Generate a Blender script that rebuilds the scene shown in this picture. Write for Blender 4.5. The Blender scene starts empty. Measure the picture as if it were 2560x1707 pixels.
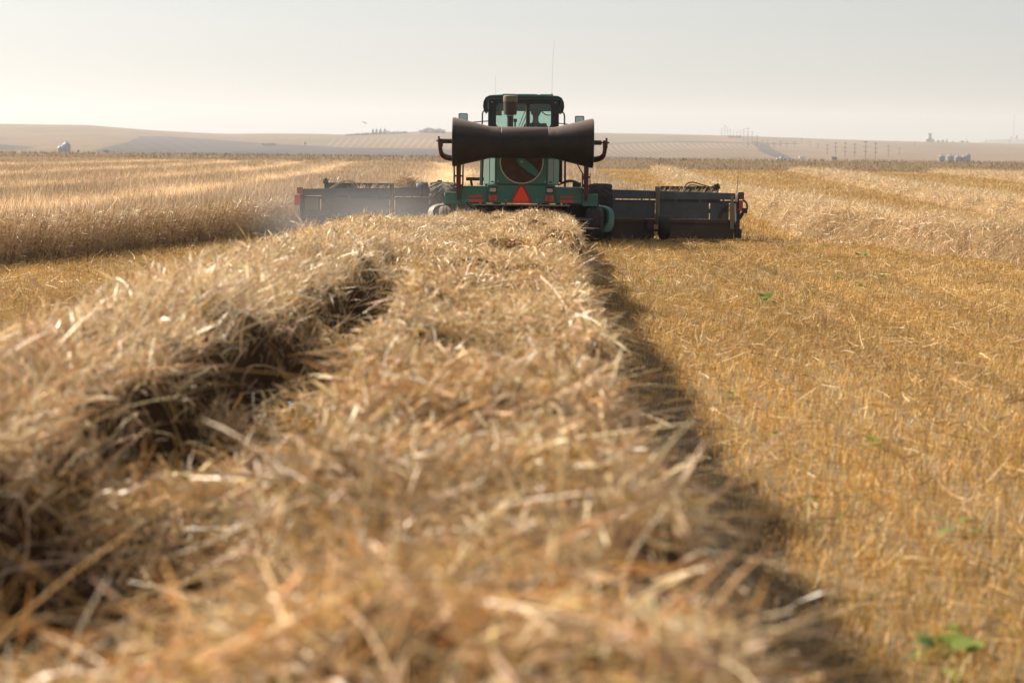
import bpy, bmesh, math, random
import numpy as np
from mathutils import Vector, Matrix

# ------------------------------------------------------------------ camera, world, sun
S = bpy.context.scene
COL = S.collection
F = 85.0 / 36.0 * 2560.0          # focal length in photo pixels
CAM_Z = 1.75
PITCH = math.atan(468.3 / F)
ROLL = math.radians(0.6)
cam = bpy.data.cameras.new("camera")
cam.lens, cam.sensor_width = 85.0, 36.0
cam.clip_start, cam.clip_end = 0.1, 30000.0
cam.dof.use_dof = True
cam.dof.focus_distance = 47.0
cam.dof.aperture_fstop = 3.4
camo = bpy.data.objects.new("camera", cam)
COL.objects.link(camo)
camo.matrix_world = (Matrix.Translation((0, 0, CAM_Z)) @ Matrix.Rotation(math.pi / 2 - PITCH, 4, 'X')
                     @ Matrix.Rotation(ROLL, 4, 'Z'))
S.camera = camo

SUN_EL = math.radians(37.0)
SUN_AZ = math.radians(-58.0)       # measured from +Y towards +X
W_ = bpy.data.worlds.new("World")
S.world = W_
W_.use_nodes = True
nt = W_.node_tree
bg = nt.nodes["Background"]
sky = nt.nodes.new("ShaderNodeTexSky")
sky.sky_type = 'NISHITA'
sky.sun_disc = False
sky.sun_elevation = SUN_EL
sky.sun_rotation = SUN_AZ
sky.altitude = 600
sky.air_density = 0.9
sky.dust_density = 2.4
sky.ozone_density = 1.0
hsv = nt.nodes.new("ShaderNodeHueSaturation")
hsv.inputs["Saturation"].default_value = 0.42
nt.links.new(sky.outputs[0], hsv.inputs["Color"])
nt.links.new(hsv.outputs[0], bg.inputs[0])
bg.inputs[1].default_value = 0.058

sl = bpy.data.lights.new("sun", 'SUN')
sl.energy = 5.0
sl.angle = math.radians(0.6)
sl.color = (1.0, 0.91, 0.76)
so = bpy.data.objects.new("sun", sl)
COL.objects.link(so)
sdir = Vector((math.sin(SUN_AZ) * math.cos(SUN_EL), math.cos(SUN_AZ) * math.cos(SUN_EL), math.sin(SUN_EL)))
so.rotation_euler = sdir.to_track_quat('Z', 'Y').to_euler()
so.location = (-30, 30, 40)

S.view_settings.view_transform = 'Standard'
S.view_settings.look = 'None'
S.view_settings.exposure = 1.06
S.view_settings.gamma = 1.0
S.render.engine = 'CYCLES'
S.cycles.use_denoising = True
S.cycles.denoiser = 'OPENIMAGEDENOISE'
S.cycles.max_bounces = 10
S.cycles.diffuse_bounces = 3
S.cycles.glossy_bounces = 3
S.cycles.transmission_bounces = 6
S.cycles.transparent_max_bounces = 12
S.cycles.volume_bounces = 1
S.cycles.sample_clamp_indirect = 6.0
S.cycles.use_adaptive_sampling = False

rng = np.random.default_rng(7)
random.seed(7)

# ------------------------------------------------------------------ photo <-> world
cP, sP, cR, sR = math.cos(PITCH), math.sin(PITCH), math.cos(ROLL), math.sin(ROLL)


def ray(px, py):
    dx, dy = px - 1280.0, py - 853.5
    ux, uy = dx * cR + dy * sR, -dx * sR + dy * cR
    return np.array([ux, F * cP - uy * sP, -F * sP - uy * cP])


def at(px, py, Y):
    d = ray(px, py)
    return Vector((d[0] * Y / d[1], Y, CAM_Z + d[2] * Y / d[1]))


def on_plane(px, py, z=0.0):
    d = ray(px, py)
    t = (z - CAM_Z) / d[2]
    return Vector((d[0] * t, d[1] * t, z))


def slope(px, py):
    d = ray(px, py)
    return d[0] / d[1], d[2] / d[1]


def proj(x, y, z):
    z = z - CAM_Z
    fw, up = y * cP - z * sP, y * sP + z * cP
    ux, uy = F * x / fw, -F * up / fw
    return 1280 + ux * cR - uy * sR, 853.5 + ux * sR + uy * cR


# ------------------------------------------------------------------ helpers
def tag(o, label=None, cat=None, group=None, kind=None):
    if label: o["label"] = label
    if cat: o["category"] = cat
    if group: o["group"] = group
    if kind: o["kind"] = kind
    return o


def empty(name, loc, rz=0.0):
    o = bpy.data.objects.new(name, None)
    o.location = loc
    o.rotation_euler = (0, 0, rz)
    o.empty_display_size = 0.2
    COL.objects.link(o)
    return o


def link(name, me, mat=None, parent=None):
    o = bpy.data.objects.new(name, me)
    COL.objects.link(o)
    if mat is not None and not me.materials:
        me.materials.append(mat)
    if parent is not None:
        o.parent = parent
    return o


def npmesh(name, verts, quads=None, tris=None, cols=None, smooth=False):
    me = bpy.data.meshes.new(name)
    verts = np.ascontiguousarray(verts, dtype=np.float32).reshape(-1, 3)
    me.vertices.add(len(verts))
    me.vertices.foreach_set("co", verts.ravel())
    parts, starts, off = [], [], 0
    for f, k in ((quads, 4), (tris, 3)):
        if f is not None and len(f):
            f = np.asarray(f, dtype=np.int32).reshape(-1, k)
            parts.append(f.ravel())
            starts.append(off + np.arange(len(f), dtype=np.int32) * k)
            off += f.size
    loops = np.concatenate(parts)
    st = np.concatenate(starts)
    me.loops.add(len(loops))
    me.loops.foreach_set("vertex_index", loops)
    me.polygons.add(len(st))
    me.polygons.foreach_set("loop_start", st)
    me.polygons.foreach_set("use_smooth", np.full(len(st), smooth))
    if cols is not None:
        cols = np.asarray(cols)
        a = me.color_attributes.new("tone", 'FLOAT_COLOR', 'POINT')
        c = np.ones((len(verts), 4), dtype=np.float32)
        cols = cols.reshape(-1, cols.shape[-1])
        c[:, :cols.shape[1]] = cols
        a.data.foreach_set("color", c.ravel())
    me.update(calc_edges=True)
    me.validate()
    return me


class MB:
    """collects shapes into one mesh"""

    def __init__(self):
        self.v, self.f = [], []

    def add(self, verts, faces):
        n = len(self.v)
        self.v += [tuple(p) for p in verts]
        self.f += [tuple(i + n for i in f) for f in faces]
        return self

    def box(self, x0, x1, y0, y1, z0, z1, M=None):
        vs = [Vector((x, y, z)) for z in (z0, z1) for y in (y0, y1) for x in (x0, x1)]
        if M is not None: vs = [M @ v for v in vs]
        return self.add(vs, [(0, 2, 3, 1), (4, 5, 7, 6), (0, 1, 5, 4), (2, 6, 7, 3), (0, 4, 6, 2), (1, 3, 7, 5)])

    def prism(self, pts, axis, a0, a1):
        """2D outline extruded along axis ('x': pts are (y,z); 'y': (x,z); 'z': (x,y))"""
        def mk(p, a):
            return {'x': (a, p[0], p[1]), 'y': (p[0], a, p[1]), 'z': (p[0], p[1], a)}[axis]
        n = len(pts)
        vs = [mk(p, a0) for p in pts] + [mk(p, a1) for p in pts]
        fs = [tuple(range(n)), tuple(range(2 * n - 1, n - 1, -1))]
        fs += [(i, i + n, (i + 1) % n + n, (i + 1) % n) for i in range(n)]
        return self.add(vs, fs)

    def tube(self, pts, r, n=8, caps=True, flat=None):
        """round bar along a path; r a number or one per point; flat=(a,b) gives a rectangular band"""
        pts = [Vector(p) for p in pts]
        m = len(pts)
        rr = [r] * m if not hasattr(r, '__len__') else list(r)
        vs, up = [], None
        for i in range(m):
            t = (pts[min(i + 1, m - 1)] - pts[max(i - 1, 0)]).normalized()
            if up is None:
                up = Vector((0, 0, 1)) if abs(t.z) < 0.9 else Vector((0, 1, 0))
            s = t.cross(up).normalized()
            up = s.cross(t).normalized()
            if flat:
                for a, b in ((-1, -1), (1, -1), (1, 1), (-1, 1)):
                    vs.append(pts[i] + s * a * flat[0] / 2 + up * b * flat[1] / 2)
            else:
                for k in range(n):
                    a = 2 * math.pi * k / n
                    vs.append(pts[i] + (s * math.cos(a) + up * math.sin(a)) * rr[i])
        k_ = 4 if flat else n
        fs = [(i * k_ + k, i * k_ + (k + 1) % k_, (i + 1) * k_ + (k + 1) % k_, (i + 1) * k_ + k)
              for i in range(m - 1) for k in range(k_)]
        if caps:
            fs += [tuple(range(k_ - 1, -1, -1)), tuple((m - 1) * k_ + k for k in range(k_))]
        return self.add(vs, fs)

    def lathe(self, prof, centre, axis='z', n=24, closed=False):
        """prof: list of (radius, along)"""
        cx, cy, cz = centre
        vs = []
        for r, a in prof:
            for k in range(n):
                t = 2 * math.pi * k / n
                c, s = r * math.cos(t), r * math.sin(t)
                vs.append({'z': (cx + c, cy + s, cz + a), 'x': (cx + a, cy + c, cz + s), 'y': (cx + c, cy + a, cz + s)}[axis])
        m = len(prof)
        fs = [(i * n + k, i * n + (k + 1) % n, (i + 1) * n + (k + 1) % n, (i + 1) * n + k) for i in range(m - 1) for k in range(n)]
        if closed:
            fs += [((m - 1) * n + k, (m - 1) * n + (k + 1) % n, (k + 1) % n, k) for k in range(n)]
        else:
            fs += [tuple(range(n - 1, -1, -1)), tuple((m - 1) * n + k for k in range(n))]
        return self.add(vs, fs)

    def build(self, name, mat, parent=None, bevel=0.0, smooth=False, loc=None):
        me = bpy.data.meshes.new(name)
        vs = self.v
        if loc is not None:
            vs = [(x - loc[0], y - loc[1], z - loc[2]) for x, y, z in vs]
        me.from_pydata(vs, [], self.f)
        bm = bmesh.new()
        bm.from_mesh(me)
        bmesh.ops.recalc_face_normals(bm, faces=bm.faces)
        bm.to_mesh(me)
        bm.free()
        if smooth:
            me.polygons.foreach_set("use_smooth", [True] * len(me.polygons))
            try: me.set_sharp_from_angle(angle=math.radians(38))
            except Exception: pass
        o = link(name, me, mat, parent)
        if loc is not None: o.location = loc
        if bevel:
            b = o.modifiers.new("edge", 'BEVEL')
            b.width, b.segments, b.limit_method = bevel, 2, 'ANGLE'
        return o


def arc(p0, p1, p2, n=8):
    """quadratic curve points"""
    p0, p1, p2 = Vector(p0), Vector(p1), Vector(p2)
    return [p0 * (1 - t) ** 2 + p1 * 2 * t * (1 - t) + p2 * t * t for t in [i / n for i in range(n + 1)]]


# ------------------------------------------------------------------ materials
def principled(name):
    m = bpy.data.materials.new(name)
    m.use_nodes = True
    return m, m.node_tree, m.node_tree.nodes["Principled BSDF"]


def paint(name, col, rough=0.5, metal=0.0, dirt=0.35, dirt_col=(0.20, 0.15, 0.10), scale=6.0, spec=0.4, dust_up=0.5):
    """painted or bare surface with dust and wear mottling; dust lies thicker on faces that look up"""
    m, t, p = principled(name)
    N, L = t.nodes, t.links
    tc = N.new("ShaderNodeTexCoord")
    no = N.new("ShaderNodeTexNoise")
    no.inputs["Scale"].default_value = scale
    no.inputs["Detail"].default_value = 7
    no.inputs["Roughness"].default_value = 0.65
    L.new(tc.outputs["Object"], no.inputs["Vector"])
    rp = N.new("ShaderNodeValToRGB")
    rp.color_ramp.elements[0].position = 0.42
    rp.color_ramp.elements[1].position = 0.72
    L.new(no.outputs["Fac"], rp.inputs[0])
    mu = N.new("ShaderNodeMath"); mu.operation = 'MULTIPLY'
    mu.inputs[1].default_value = dirt
    L.new(rp.outputs["Color"], mu.inputs[0])
    ge = N.new("ShaderNodeNewGeometry")
    sx = N.new("ShaderNodeSeparateXYZ")
    L.new(ge.outputs["Normal"], sx.inputs[0])
    mr = N.new("ShaderNodeMapRange")
    mr.inputs[1].default_value, mr.inputs[2].default_value = 0.3, 1.0
    mr.inputs[3].default_value, mr.inputs[4].default_value = 0.0, dust_up
    L.new(sx.outputs["Z"], mr.inputs[0])
    ad = N.new("ShaderNodeMath"); ad.operation = 'ADD'; ad.use_clamp = True
    L.new(mu.outputs[0], ad.inputs[0]); L.new(mr.outputs[0], ad.inputs[1])
    mx = N.new("ShaderNodeMixRGB")
    mx.inputs[1].default_value = (*col, 1)
    mx.inputs[2].default_value = (*dirt_col, 1)
    L.new(ad.outputs[0], mx.inputs[0])
    L.new(mx.outputs[0], p.inputs["Base Color"])
    p.inputs["Roughness"].default_value = rough
    p.inputs["Metallic"].default_value = metal
    p.inputs["Specular IOR Level"].default_value = spec
    bp = N.new("ShaderNodeBump")
    bp.inputs["Strength"].default_value = 0.08
    bp.inputs["Distance"].default_value = 0.01
    L.new(no.outputs["Fac"], bp.inputs["Height"])
    L.new(bp.outputs[0], p.inputs["Normal"])
    return m


def straw_mat(name, trans=0.3, rough=0.45, spec=0.35, mottled=True):
    m, t, p = principled(name)
    N, L = t.nodes, t.links
    at_ = N.new("ShaderNodeAttribute"); at_.attribute_name = "tone"
    tr = N.new("ShaderNodeBsdfTranslucent")
    mx = N.new("ShaderNodeMixShader")
    ml = N.new("ShaderNodeMath"); ml.operation = 'MULTIPLY'; ml.inputs[1].default_value = trans
    L.new(at_.outputs["Alpha"], ml.inputs[0]); L.new(ml.outputs[0], mx.inputs[0])
    L.new(at_.outputs["Color"], p.inputs["Base Color"])
    L.new(at_.outputs["Color"], tr.inputs["Color"])
    p.inputs["Roughness"].default_value = rough
    m2 = N.new("ShaderNodeMath"); m2.operation = 'MULTIPLY'; m2.inputs[1].default_value = spec
    L.new(at_.outputs["Alpha"], m2.inputs[0]); L.new(m2.outputs[0], p.inputs["Specular IOR Level"])
    L.new(p.outputs[0], mx.inputs[1]); L.new(tr.outputs[0], mx.inputs[2])
    L.new(mx.outputs[0], N["Material Output"].inputs[0])
    return m


def glass_mat(name, tint, gloss=0.06):
    m = bpy.data.materials.new(name); m.use_nodes = True
    t = m.node_tree; N, L = t.nodes, t.links
    N.remove(N["Principled BSDF"])
    tr = N.new("ShaderNodeBsdfTransparent"); tr.inputs[0].default_value = (*tint, 1)
    gl = N.new("ShaderNodeBsdfGlossy"); gl.inputs["Roughness"].default_value = 0.05
    mx = N.new("ShaderNodeMixShader"); mx.inputs[0].default_value = gloss
    L.new(tr.outputs[0], mx.inputs[1]); L.new(gl.outputs[0], mx.inputs[2])
    L.new(mx.outputs[0], N["Material Output"].inputs[0])
    return m


M = {}
M['teal'] = paint("teal_paint", (0.028, 0.160, 0.128), 0.42, dirt=0.50, dirt_col=(0.13, 0.13, 0.10), scale=5)
M['teal_pale'] = paint("teal_paint_pale", (0.22, 0.36, 0.31), 0.38, dirt=0.35, dirt_col=(0.30, 0.30, 0.24))  # pale teal; on the hood corners it puts sunlight into the paint
M['cab'] = paint("cab_black", (0.022, 0.018, 0.017), 0.55, dirt=0.3, dirt_col=(0.06, 0.048, 0.04), dust_up=0.35)
M['roller'] = paint("roller_plastic", (0.009, 0.0065, 0.0055), 0.5, dirt=0.10, dirt_col=(0.20, 0.145, 0.12), scale=3.0, spec=0.3, dust_up=0.8)  # upward tone is dust plus the sunlit top crescent put into colour
M['red'] = paint("red_frame", (0.075, 0.016, 0.012), 0.5, dirt=0.4, dirt_col=(0.12, 0.06, 0.04))
M['screen'] = paint("screen_mesh", (0.055, 0.030, 0.020), 0.85, dirt=0.6, dirt_col=(0.10, 0.06, 0.04), scale=9)
M['ring'] = paint("pale_ring", (0.55, 0.52, 0.46), 0.5)
M['rubber'] = paint("tyre_rubber", (0.012, 0.012, 0.013), 0.75, dirt=0.3, dirt_col=(0.10, 0.075, 0.055), scale=8)
M['rubber_dusty_lit'] = paint("tyre_rubber_dusty_lit", (0.05, 0.045, 0.04), 0.85, dirt=0.8, dirt_col=(0.22, 0.17, 0.12), scale=8)  # left tyres: dust plus their sunlit paleness put into the colour
M['steel'] = paint("galvanised_panel", (0.085, 0.094, 0.106), 0.5, metal=0.0, dirt=0.75, dirt_col=(0.045, 0.040, 0.036), scale=2.0)
M['steel_dark'] = paint("dark_steel", (0.030, 0.028, 0.027), 0.6, dirt=0.4, dirt_col=(0.08, 0.06, 0.045))
M['steel_tan'] = paint("dusty_steel", (0.20, 0.165, 0.115), 0.6, dirt=0.4)
M['rust'] = paint("rusty_skirt", (0.085, 0.055, 0.038), 0.85, dirt=0.5, dirt_col=(0.15, 0.10, 0.07), scale=3)
M['muffler'] = paint("rusty_muffler", (0.045, 0.034, 0.027), 0.6, dirt=0.5, dirt_col=(0.08, 0.056, 0.04))
M['muffler_cap'] = paint("tan_cap", (0.15, 0.11, 0.07), 0.5, dirt=0.3)
M['hose'] = paint("black_hose", (0.018, 0.017, 0.017), 0.5, dirt=0.3)
M['rod'] = paint("antenna_rod", (0.20, 0.19, 0.18), 0.4, dust_up=0)
M['hose_pale'] = paint("pale_hose", (0.42, 0.35, 0.25), 0.6)
M['rubber_belt'] = paint("canvas_draper", (0.05, 0.045, 0.042), 0.8)
M['triangle'] = paint("orange_red_sign", (0.98, 0.066, 0.014), 0.5, dirt=0.1, dust_up=0.0)
M['triangle_edge'] = paint("dark_red_sign", (0.32, 0.03, 0.025), 0.45, dirt=0.1, dust_up=0.0)
M['reflector'] = paint("red_reflector", (0.36, 0.025, 0.02), 0.25, dirt=0.15, spec=0.6)
M['reflector_orange'] = paint("orange_reflector", (0.60, 0.06, 0.025), 0.3, dirt=0.3)
M['lamp_red'] = paint("red_lamp", (0.45, 0.02, 0.035), 0.18, dirt=0.1, spec=0.7)
M['lamp_amber'] = paint("amber_lamp", (0.36, 0.06, 0.025), 0.25, dirt=0.1, spec=0.6)
M['lamp_clear'] = paint("clear_lamp", (0.42, 0.38, 0.34), 0.15, dirt=0.2, spec=0.8)
M['brown_lamp'] = paint("brown_lamp", (0.085, 0.04, 0.030), 0.3, dirt=0.2)
M['white_rail'] = paint("pale_rail", (0.40, 0.37, 0.34), 0.5, dirt=0.4)
M['mirror'] = principled("mirror_glass")[0]
_p = M['mirror'].node_tree.nodes["Principled BSDF"]
_p.inputs["Metallic"].default_value = 1.0
_p.inputs["Roughness"].default_value = 0.06
_p.inputs["Base Color"].default_value = (0.55, 0.66, 0.66, 1)
M['glass'] = glass_mat("cab_glass", (0.80, 0.895, 0.86))
M['liner'] = paint("roof_liner", (0.10, 0.10, 0.10), 0.9)
M['yellow'] = paint("yellow_card", (0.50, 0.42, 0.16), 0.7, dirt=0.1)
M['skin'] = paint("skin", (0.42, 0.22, 0.15), 0.55, dirt=0.0, dust_up=0)
M['hair'] = paint("grey_hair", (0.24, 0.20, 0.155), 0.8, dirt=0.4, dirt_col=(0.32, 0.28, 0.22), scale=60, dust_up=0)
M['shirt'] = paint("blue_shirt", (0.06, 0.085, 0.13), 0.9, dirt=0.2, dust_up=0)
M['trousers'] = paint("dark_trousers", (0.03, 0.03, 0.04), 0.9, dust_up=0)
M['white'] = paint("white_paint", (0.78, 0.79, 0.80), 0.4, dirt=0.15, scale=0.8, dust_up=0.1)
M['galv'] = paint("galvanised_bin", (0.26, 0.27, 0.30), 0.35, metal=0.35, dirt=0.25, dirt_col=(0.4, 0.4, 0.42), scale=0.6, dust_up=0.0)
M['blue_grey'] = paint("blue_grey_cladding", (0.20, 0.24, 0.27), 0.6, scale=0.3, dust_up=0.0)
M['grey_shed'] = paint("grey_shed", (0.10, 0.10, 0.13), 0.6, scale=0.4, dust_up=0.0)
M['pole'] = paint("weathered_wood", (0.10, 0.085, 0.075), 0.85, scale=3, dust_up=0.0)
M['bird'] = paint("grey_feathers", (0.30, 0.28, 0.26), 0.8, scale=20)
M['leaf'] = straw_mat("green_leaf", trans=0.35, rough=0.4)
M['tree'] = straw_mat("shelterbelt_leaf", trans=0.2, rough=0.6)
M['straw'] = straw_mat("straw", trans=0.15, rough=0.42, spec=0.4)
M['stub'] = straw_mat("stubble_straw", trans=0.20, rough=0.5, spec=0.3)

# ground: dark prairie soil under flattened chaff
m, t, p = principled("stubble_soil")
N, L = t.nodes, t.links
tc = N.new("ShaderNodeTexCoord")
n1 = N.new("ShaderNodeTexNoise"); n1.inputs["Scale"].default_value = 9.0; n1.inputs["Detail"].default_value = 9
n2 = N.new("ShaderNodeTexNoise"); n2.inputs["Scale"].default_value = 0.35; n2.inputs["Detail"].default_value = 4
L.new(tc.outputs["Object"], n1.inputs["Vector"]); L.new(tc.outputs["Object"], n2.inputs["Vector"])
r1 = N.new("ShaderNodeValToRGB")
e = r1.color_ramp.elements
e[0].position, e[0].color = 0.35, (0.075, 0.048, 0.026, 1)
e[1].position, e[1].color = 0.66, (0.24, 0.155, 0.058, 1)
L.new(n1.outputs["Fac"], r1.inputs[0])
r2 = N.new("ShaderNodeMixRGB"); r2.blend_type = 'MIX'
L.new(n2.outputs["Fac"], r2.inputs[0])
L.new(r1.outputs[0], r2.inputs[1])
r2.inputs[2].default_value = (0.17, 0.108, 0.042, 1)
L.new(r2.outputs[0], p.inputs["Base Color"])
p.inputs["Roughness"].default_value = 0.95
b = N.new("ShaderNodeBump"); b.inputs["Strength"].default_value = 0.6; b.inputs["Distance"].default_value = 0.03
L.new(n1.outputs["Fac"], b.inputs["Height"]); L.new(b.outputs[0], p.inputs["Normal"])
M['soil'] = m

# hills: field colours in a colour attribute, broken up by noise
m, t, p = principled("far_fields")
N, L = t.nodes, t.links
a_ = N.new("ShaderNodeAttribute"); a_.attribute_name = "tone"
tc = N.new("ShaderNodeTexCoord")
mp = N.new("ShaderNodeMapping"); mp.inputs["Scale"].default_value = (0.02, 0.006, 0.02)
no = N.new("ShaderNodeTexNoise"); no.inputs["Scale"].default_value = 1.0; no.inputs["Detail"].default_value = 8
L.new(tc.outputs["Object"], mp.inputs[0]); L.new(mp.outputs[0], no.inputs["Vector"])
mr = N.new("ShaderNodeMapRange"); mr.inputs[3].default_value, mr.inputs[4].default_value = 0.66, 1.34
L.new(no.outputs["Fac"], mr.inputs[0])
hs = N.new("ShaderNodeMixRGB"); hs.blend_type = 'MULTIPLY'; hs.inputs[0].default_value = 1.0
L.new(a_.outputs["Color"], hs.inputs[1]); L.new(mr.outputs[0], hs.inputs[2])
L.new(hs.outputs[0], p.inputs["Base Color"])
p.inputs["Roughness"].default_value = 1.0
p.inputs["Specular IOR Level"].default_value = 0.1
M['hills'] = m

# ------------------------------------------------------------------ noise
_tab = np.random.default_rng(3).random((256, 256))


def vnoise(x, y):
    x, y = np.asarray(x, float), np.asarray(y, float)
    xi, yi = np.floor(x).astype(int), np.floor(y).astype(int)
    fx, fy = x - xi, y - yi
    fx, fy = fx * fx * (3 - 2 * fx), fy * fy * (3 - 2 * fy)
    g = lambda a, b: _tab[a % 256, b % 256]
    return (g(xi, yi) * (1 - fx) + g(xi + 1, yi) * fx) * (1 - fy) + (g(xi, yi + 1) * (1 - fx) + g(xi + 1, yi + 1) * fx) * fy


def fbm(x, y, o=4):
    s, a, tot = 0, 1.0, 0
    for i in range(o):
        s = s + a * vnoise(x * 2 ** i + 17 * i, y * 2 ** i + 31 * i)
        tot += a
        a *= 0.5
    return s / tot - 0.5


def sstep(a, b, x):
    t = np.clip((np.asarray(x, float) - a) / (b - a), 0, 1)
    return t * t * (3 - 2 * t)


# ------------------------------------------------------------------ setting: ground and hills
FIELD_END = 296.0
gx = np.linspace(-260, 260, 131)
gy = np.concatenate([np.linspace(-40, 60, 101), np.linspace(64, FIELD_END, 59)])
X, Y = np.meshgrid(gx, gy)
Z = 0.03 * fbm(X * 0.4, Y * 0.4)
Z[Y > 250] *= 0.3
nx, ny = len(gx), len(gy)
idx = np.arange(nx * ny).reshape(ny, nx)
q = np.stack([idx[:-1, :-1], idx[:-1, 1:], idx[1:, 1:], idx[1:, :-1]], -1).reshape(-1, 4)
o = link("ground", npmesh("ground", np.stack([X, Y, Z], -1), q, smooth=True), M['soil'])
tag(o, kind='structure')

TE_EDGE = -9.5 / F
RIDGE_Y = 3000.0
_r = [(-900, 305), (0, 310), (218, 313), (381, 326), (490, 332), (566, 335), (678, 334), (784, 335), (860, 337), (900, 336), (980, 333), (1045, 329),
      (1130, 330), (1250, 331), (1390, 332), (1513, 333), (1633, 335), (1740, 337.5), (1850, 340), (1960, 344), (2068, 348), (2177, 351.5),
      (2286, 354), (2394, 356), (2560, 360), (3400, 366)]
_ra = np.array([slope(*p_) for p_ in _r])


def te_at(a, Yd):
    tr = np.interp(a, _ra[:, 0], _ra[:, 1])
    s = np.clip((Yd - 1200) / (RIDGE_Y - 1200), 0, 1)
    te = TE_EDGE + (tr - TE_EDGE) * (0.75 * s + 0.25 * s * s * (3 - 2 * s))
    return te - np.clip(Yd - RIDGE_Y, 0, None) * 1.3e-7


def terr(a, Yd):
    z = CAM_Z + te_at(a, Yd) * Yd
    k = sstep(FIELD_END, 318, Yd)
    return z * k


def inpoly(px, py, poly):
    c = np.zeros(px.shape, bool)
    n = len(poly)
    for i in range(n):
        (x1, y1), (x2, y2) = poly[i], poly[(i + 1) % n]
        if y1 == y2: continue
        c ^= ((y1 > py) != (y2 > py)) & (px < (x2 - x1) * (py - y1) / (y2 - y1) + x1)
    return c


A = np.linspace(-0.36, 0.36, 1400)
Yr = np.concatenate([[FIELD_END], np.linspace(300, 318, 8), np.linspace(330, 1180, 10), np.linspace(1200, RIDGE_Y, 110), np.linspace(3060, 7000, 16)])
AA, YY = np.meshgrid(A, Yr)
ZZ = terr(AA, YY)
XX = AA * YY
PX, PY = proj(XX, YY, ZZ)
C = np.empty(XX.shape + (3,))
C[:] = (0.50, 0.365, 0.235)
wob = fbm(PX * 0.02, PY * 0.08) * 0.10
C *= np.array((0.31, 0.295, 0.30)) * (1 + wob)[..., None]
# left hill: the top lies paler
top = (PX < 800) & (PY < 328 + (PX - 300) * 0.015)
C[top] *= 1.06
MAUVE = np.array((0.072, 0.060, 0.060))
poly = [(230, 377), (256, 371), (318, 356), (351, 341), (413, 341), (548, 350), (658, 358), (860, 369), (1100, 373), (1210, 376), (1210, 395), (700, 393), (250, 381)]
k = inpoly(PX, PY, poly)
band = 0.10 * np.sin((PX - 2.2 * PY) * 0.16) * (PX < 520)
C[k] = MAUVE * (1 + wob + band)[k][:, None]
C[inpoly(PX, PY, [(-500, 350), (0, 361), (95, 368), (60, 374), (-500, 376)])] = MAUVE
C[inpoly(PX, PY, [(1460, 389), (1560, 391), (1700, 399), (1460, 402)])] = MAUVE * 1.2
# right-hand field with pale windrow stripes under a dark hedge line
line = np.interp(PX, [1440, 1500, 1576, 1699, 1791, 1860, 1930, 2100], [364, 362, 357.4, 354.3, 355.9, 357.9, 359.5, 361])
low = (PX > 1440) & (PX < 1960) & (PY > line)
C[low] *= 0.88
C *= (1 + 0.35 * fbm(PX * 0.006 + 4, PY * 0.045))[..., None]  # soft shading of the slopes' folds put into the field colours
C[(PX < 800) & (PX > -400)] *= 1.0
str_ = 0.20 * np.sin((PX * 0.10 + PY * 2.4)) * (PX < 700) + 0.16 * np.sin(PX * 0.05 - PY * 2.0) * (PX > 1960)
C *= (1 + str_)[..., None]
dy = np.clip(PY - line, 0, None)
sh = 0.16 * dy ** 1.55 * (1 + (PX - 1500) / 500)
ph = ((PX - sh) / 15.5) % 1.0
C[low & (ph < 0.19) & (dy > 3) & (dy < 42)] *= 1.9
hl = (PX > 1440) & (PX < 2000) & (np.abs(PY - line) < 1.2)
C[hl] = np.array((0.055, 0.045, 0.040))
ph = ((PX + 0.9 * (PY - 345)) / 19.0) % 1.0
C[(PX > 820) & (PX < 1130) & (PY > 346) & (PY < 369) & (ph < 0.2)] *= 1.6
C[inpoly(PX, PY, [(1878, 352), (1921, 358), (1933, 375), (1964, 388), (1990, 402), (1967, 402), (1941, 395), (1906, 382), (1882, 363)])] = MAUVE * 0.95
C[(YY < 322)] = (0.17, 0.115, 0.062)  # bank colour darkened to stand for its shaded side
C[(YY > 3050)] = (0.19, 0.15, 0.115)
nx, ny = len(A), len(Yr)
idx = np.arange(nx * ny).reshape(ny, nx)
q = np.stack([idx[:-1, :-1], idx[:-1, 1:], idx[1:, 1:], idx[1:, :-1]], -1).reshape(-1, 4)
o = link("hills", npmesh("hills", np.stack([XX, YY, ZZ], -1), q, cols=C, smooth=True), M['hills'])
tag(o, kind='structure')

# a further, darker hill behind the ridge on the right
fa = np.linspace(slope(2430, 350)[0], 0.40, 60)
fY = np.linspace(5200, 6600, 12)
FA, FY = np.meshgrid(fa, fY)
tt = np.interp(FA, [slope(2430, 359)[0], slope(2470, 350)[0], slope(2500, 347.5)[0], slope(2560, 347)[0], slope(3000, 352)[0], 0.40],
               [slope(2430, 362)[1], slope(2470, 350)[1], slope(2500, 347.5)[1], slope(2560, 347.5)[1], slope(3000, 352)[1], slope(3000, 352)[1]])
base_te = np.interp(FA, _ra[:, 0], _ra[:, 1]) - 0.0009
s = np.sin(np.clip((FY - 5200) / 1400, 0, 1) * math.pi) ** 0.7
FZ = CAM_Z + (base_te + (tt - base_te) * s) * FY
cc = np.empty(FZ.shape + (3,)); cc[:] = (0.10, 0.10, 0.10)
nx, ny = len(fa), len(fY)
idx = np.arange(nx * ny).reshape(ny, nx)
q = np.stack([idx[:-1, :-1], idx[:-1, 1:], idx[1:, 1:], idx[1:, :-1]], -1).reshape(-1, 4)
o = link("far_hill", npmesh("far_hill", np.stack([FA * FY, FY, FZ], -1), q, cols=cc, smooth=True), M['hills'])
tag(o, kind='structure')


def far_top_z(px, Yd):
    a = slope(px, 350)[0]
    i = np.abs(fa - a).argmin()
    return float(np.interp(Yd, fY, FZ[:, i]))


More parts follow.
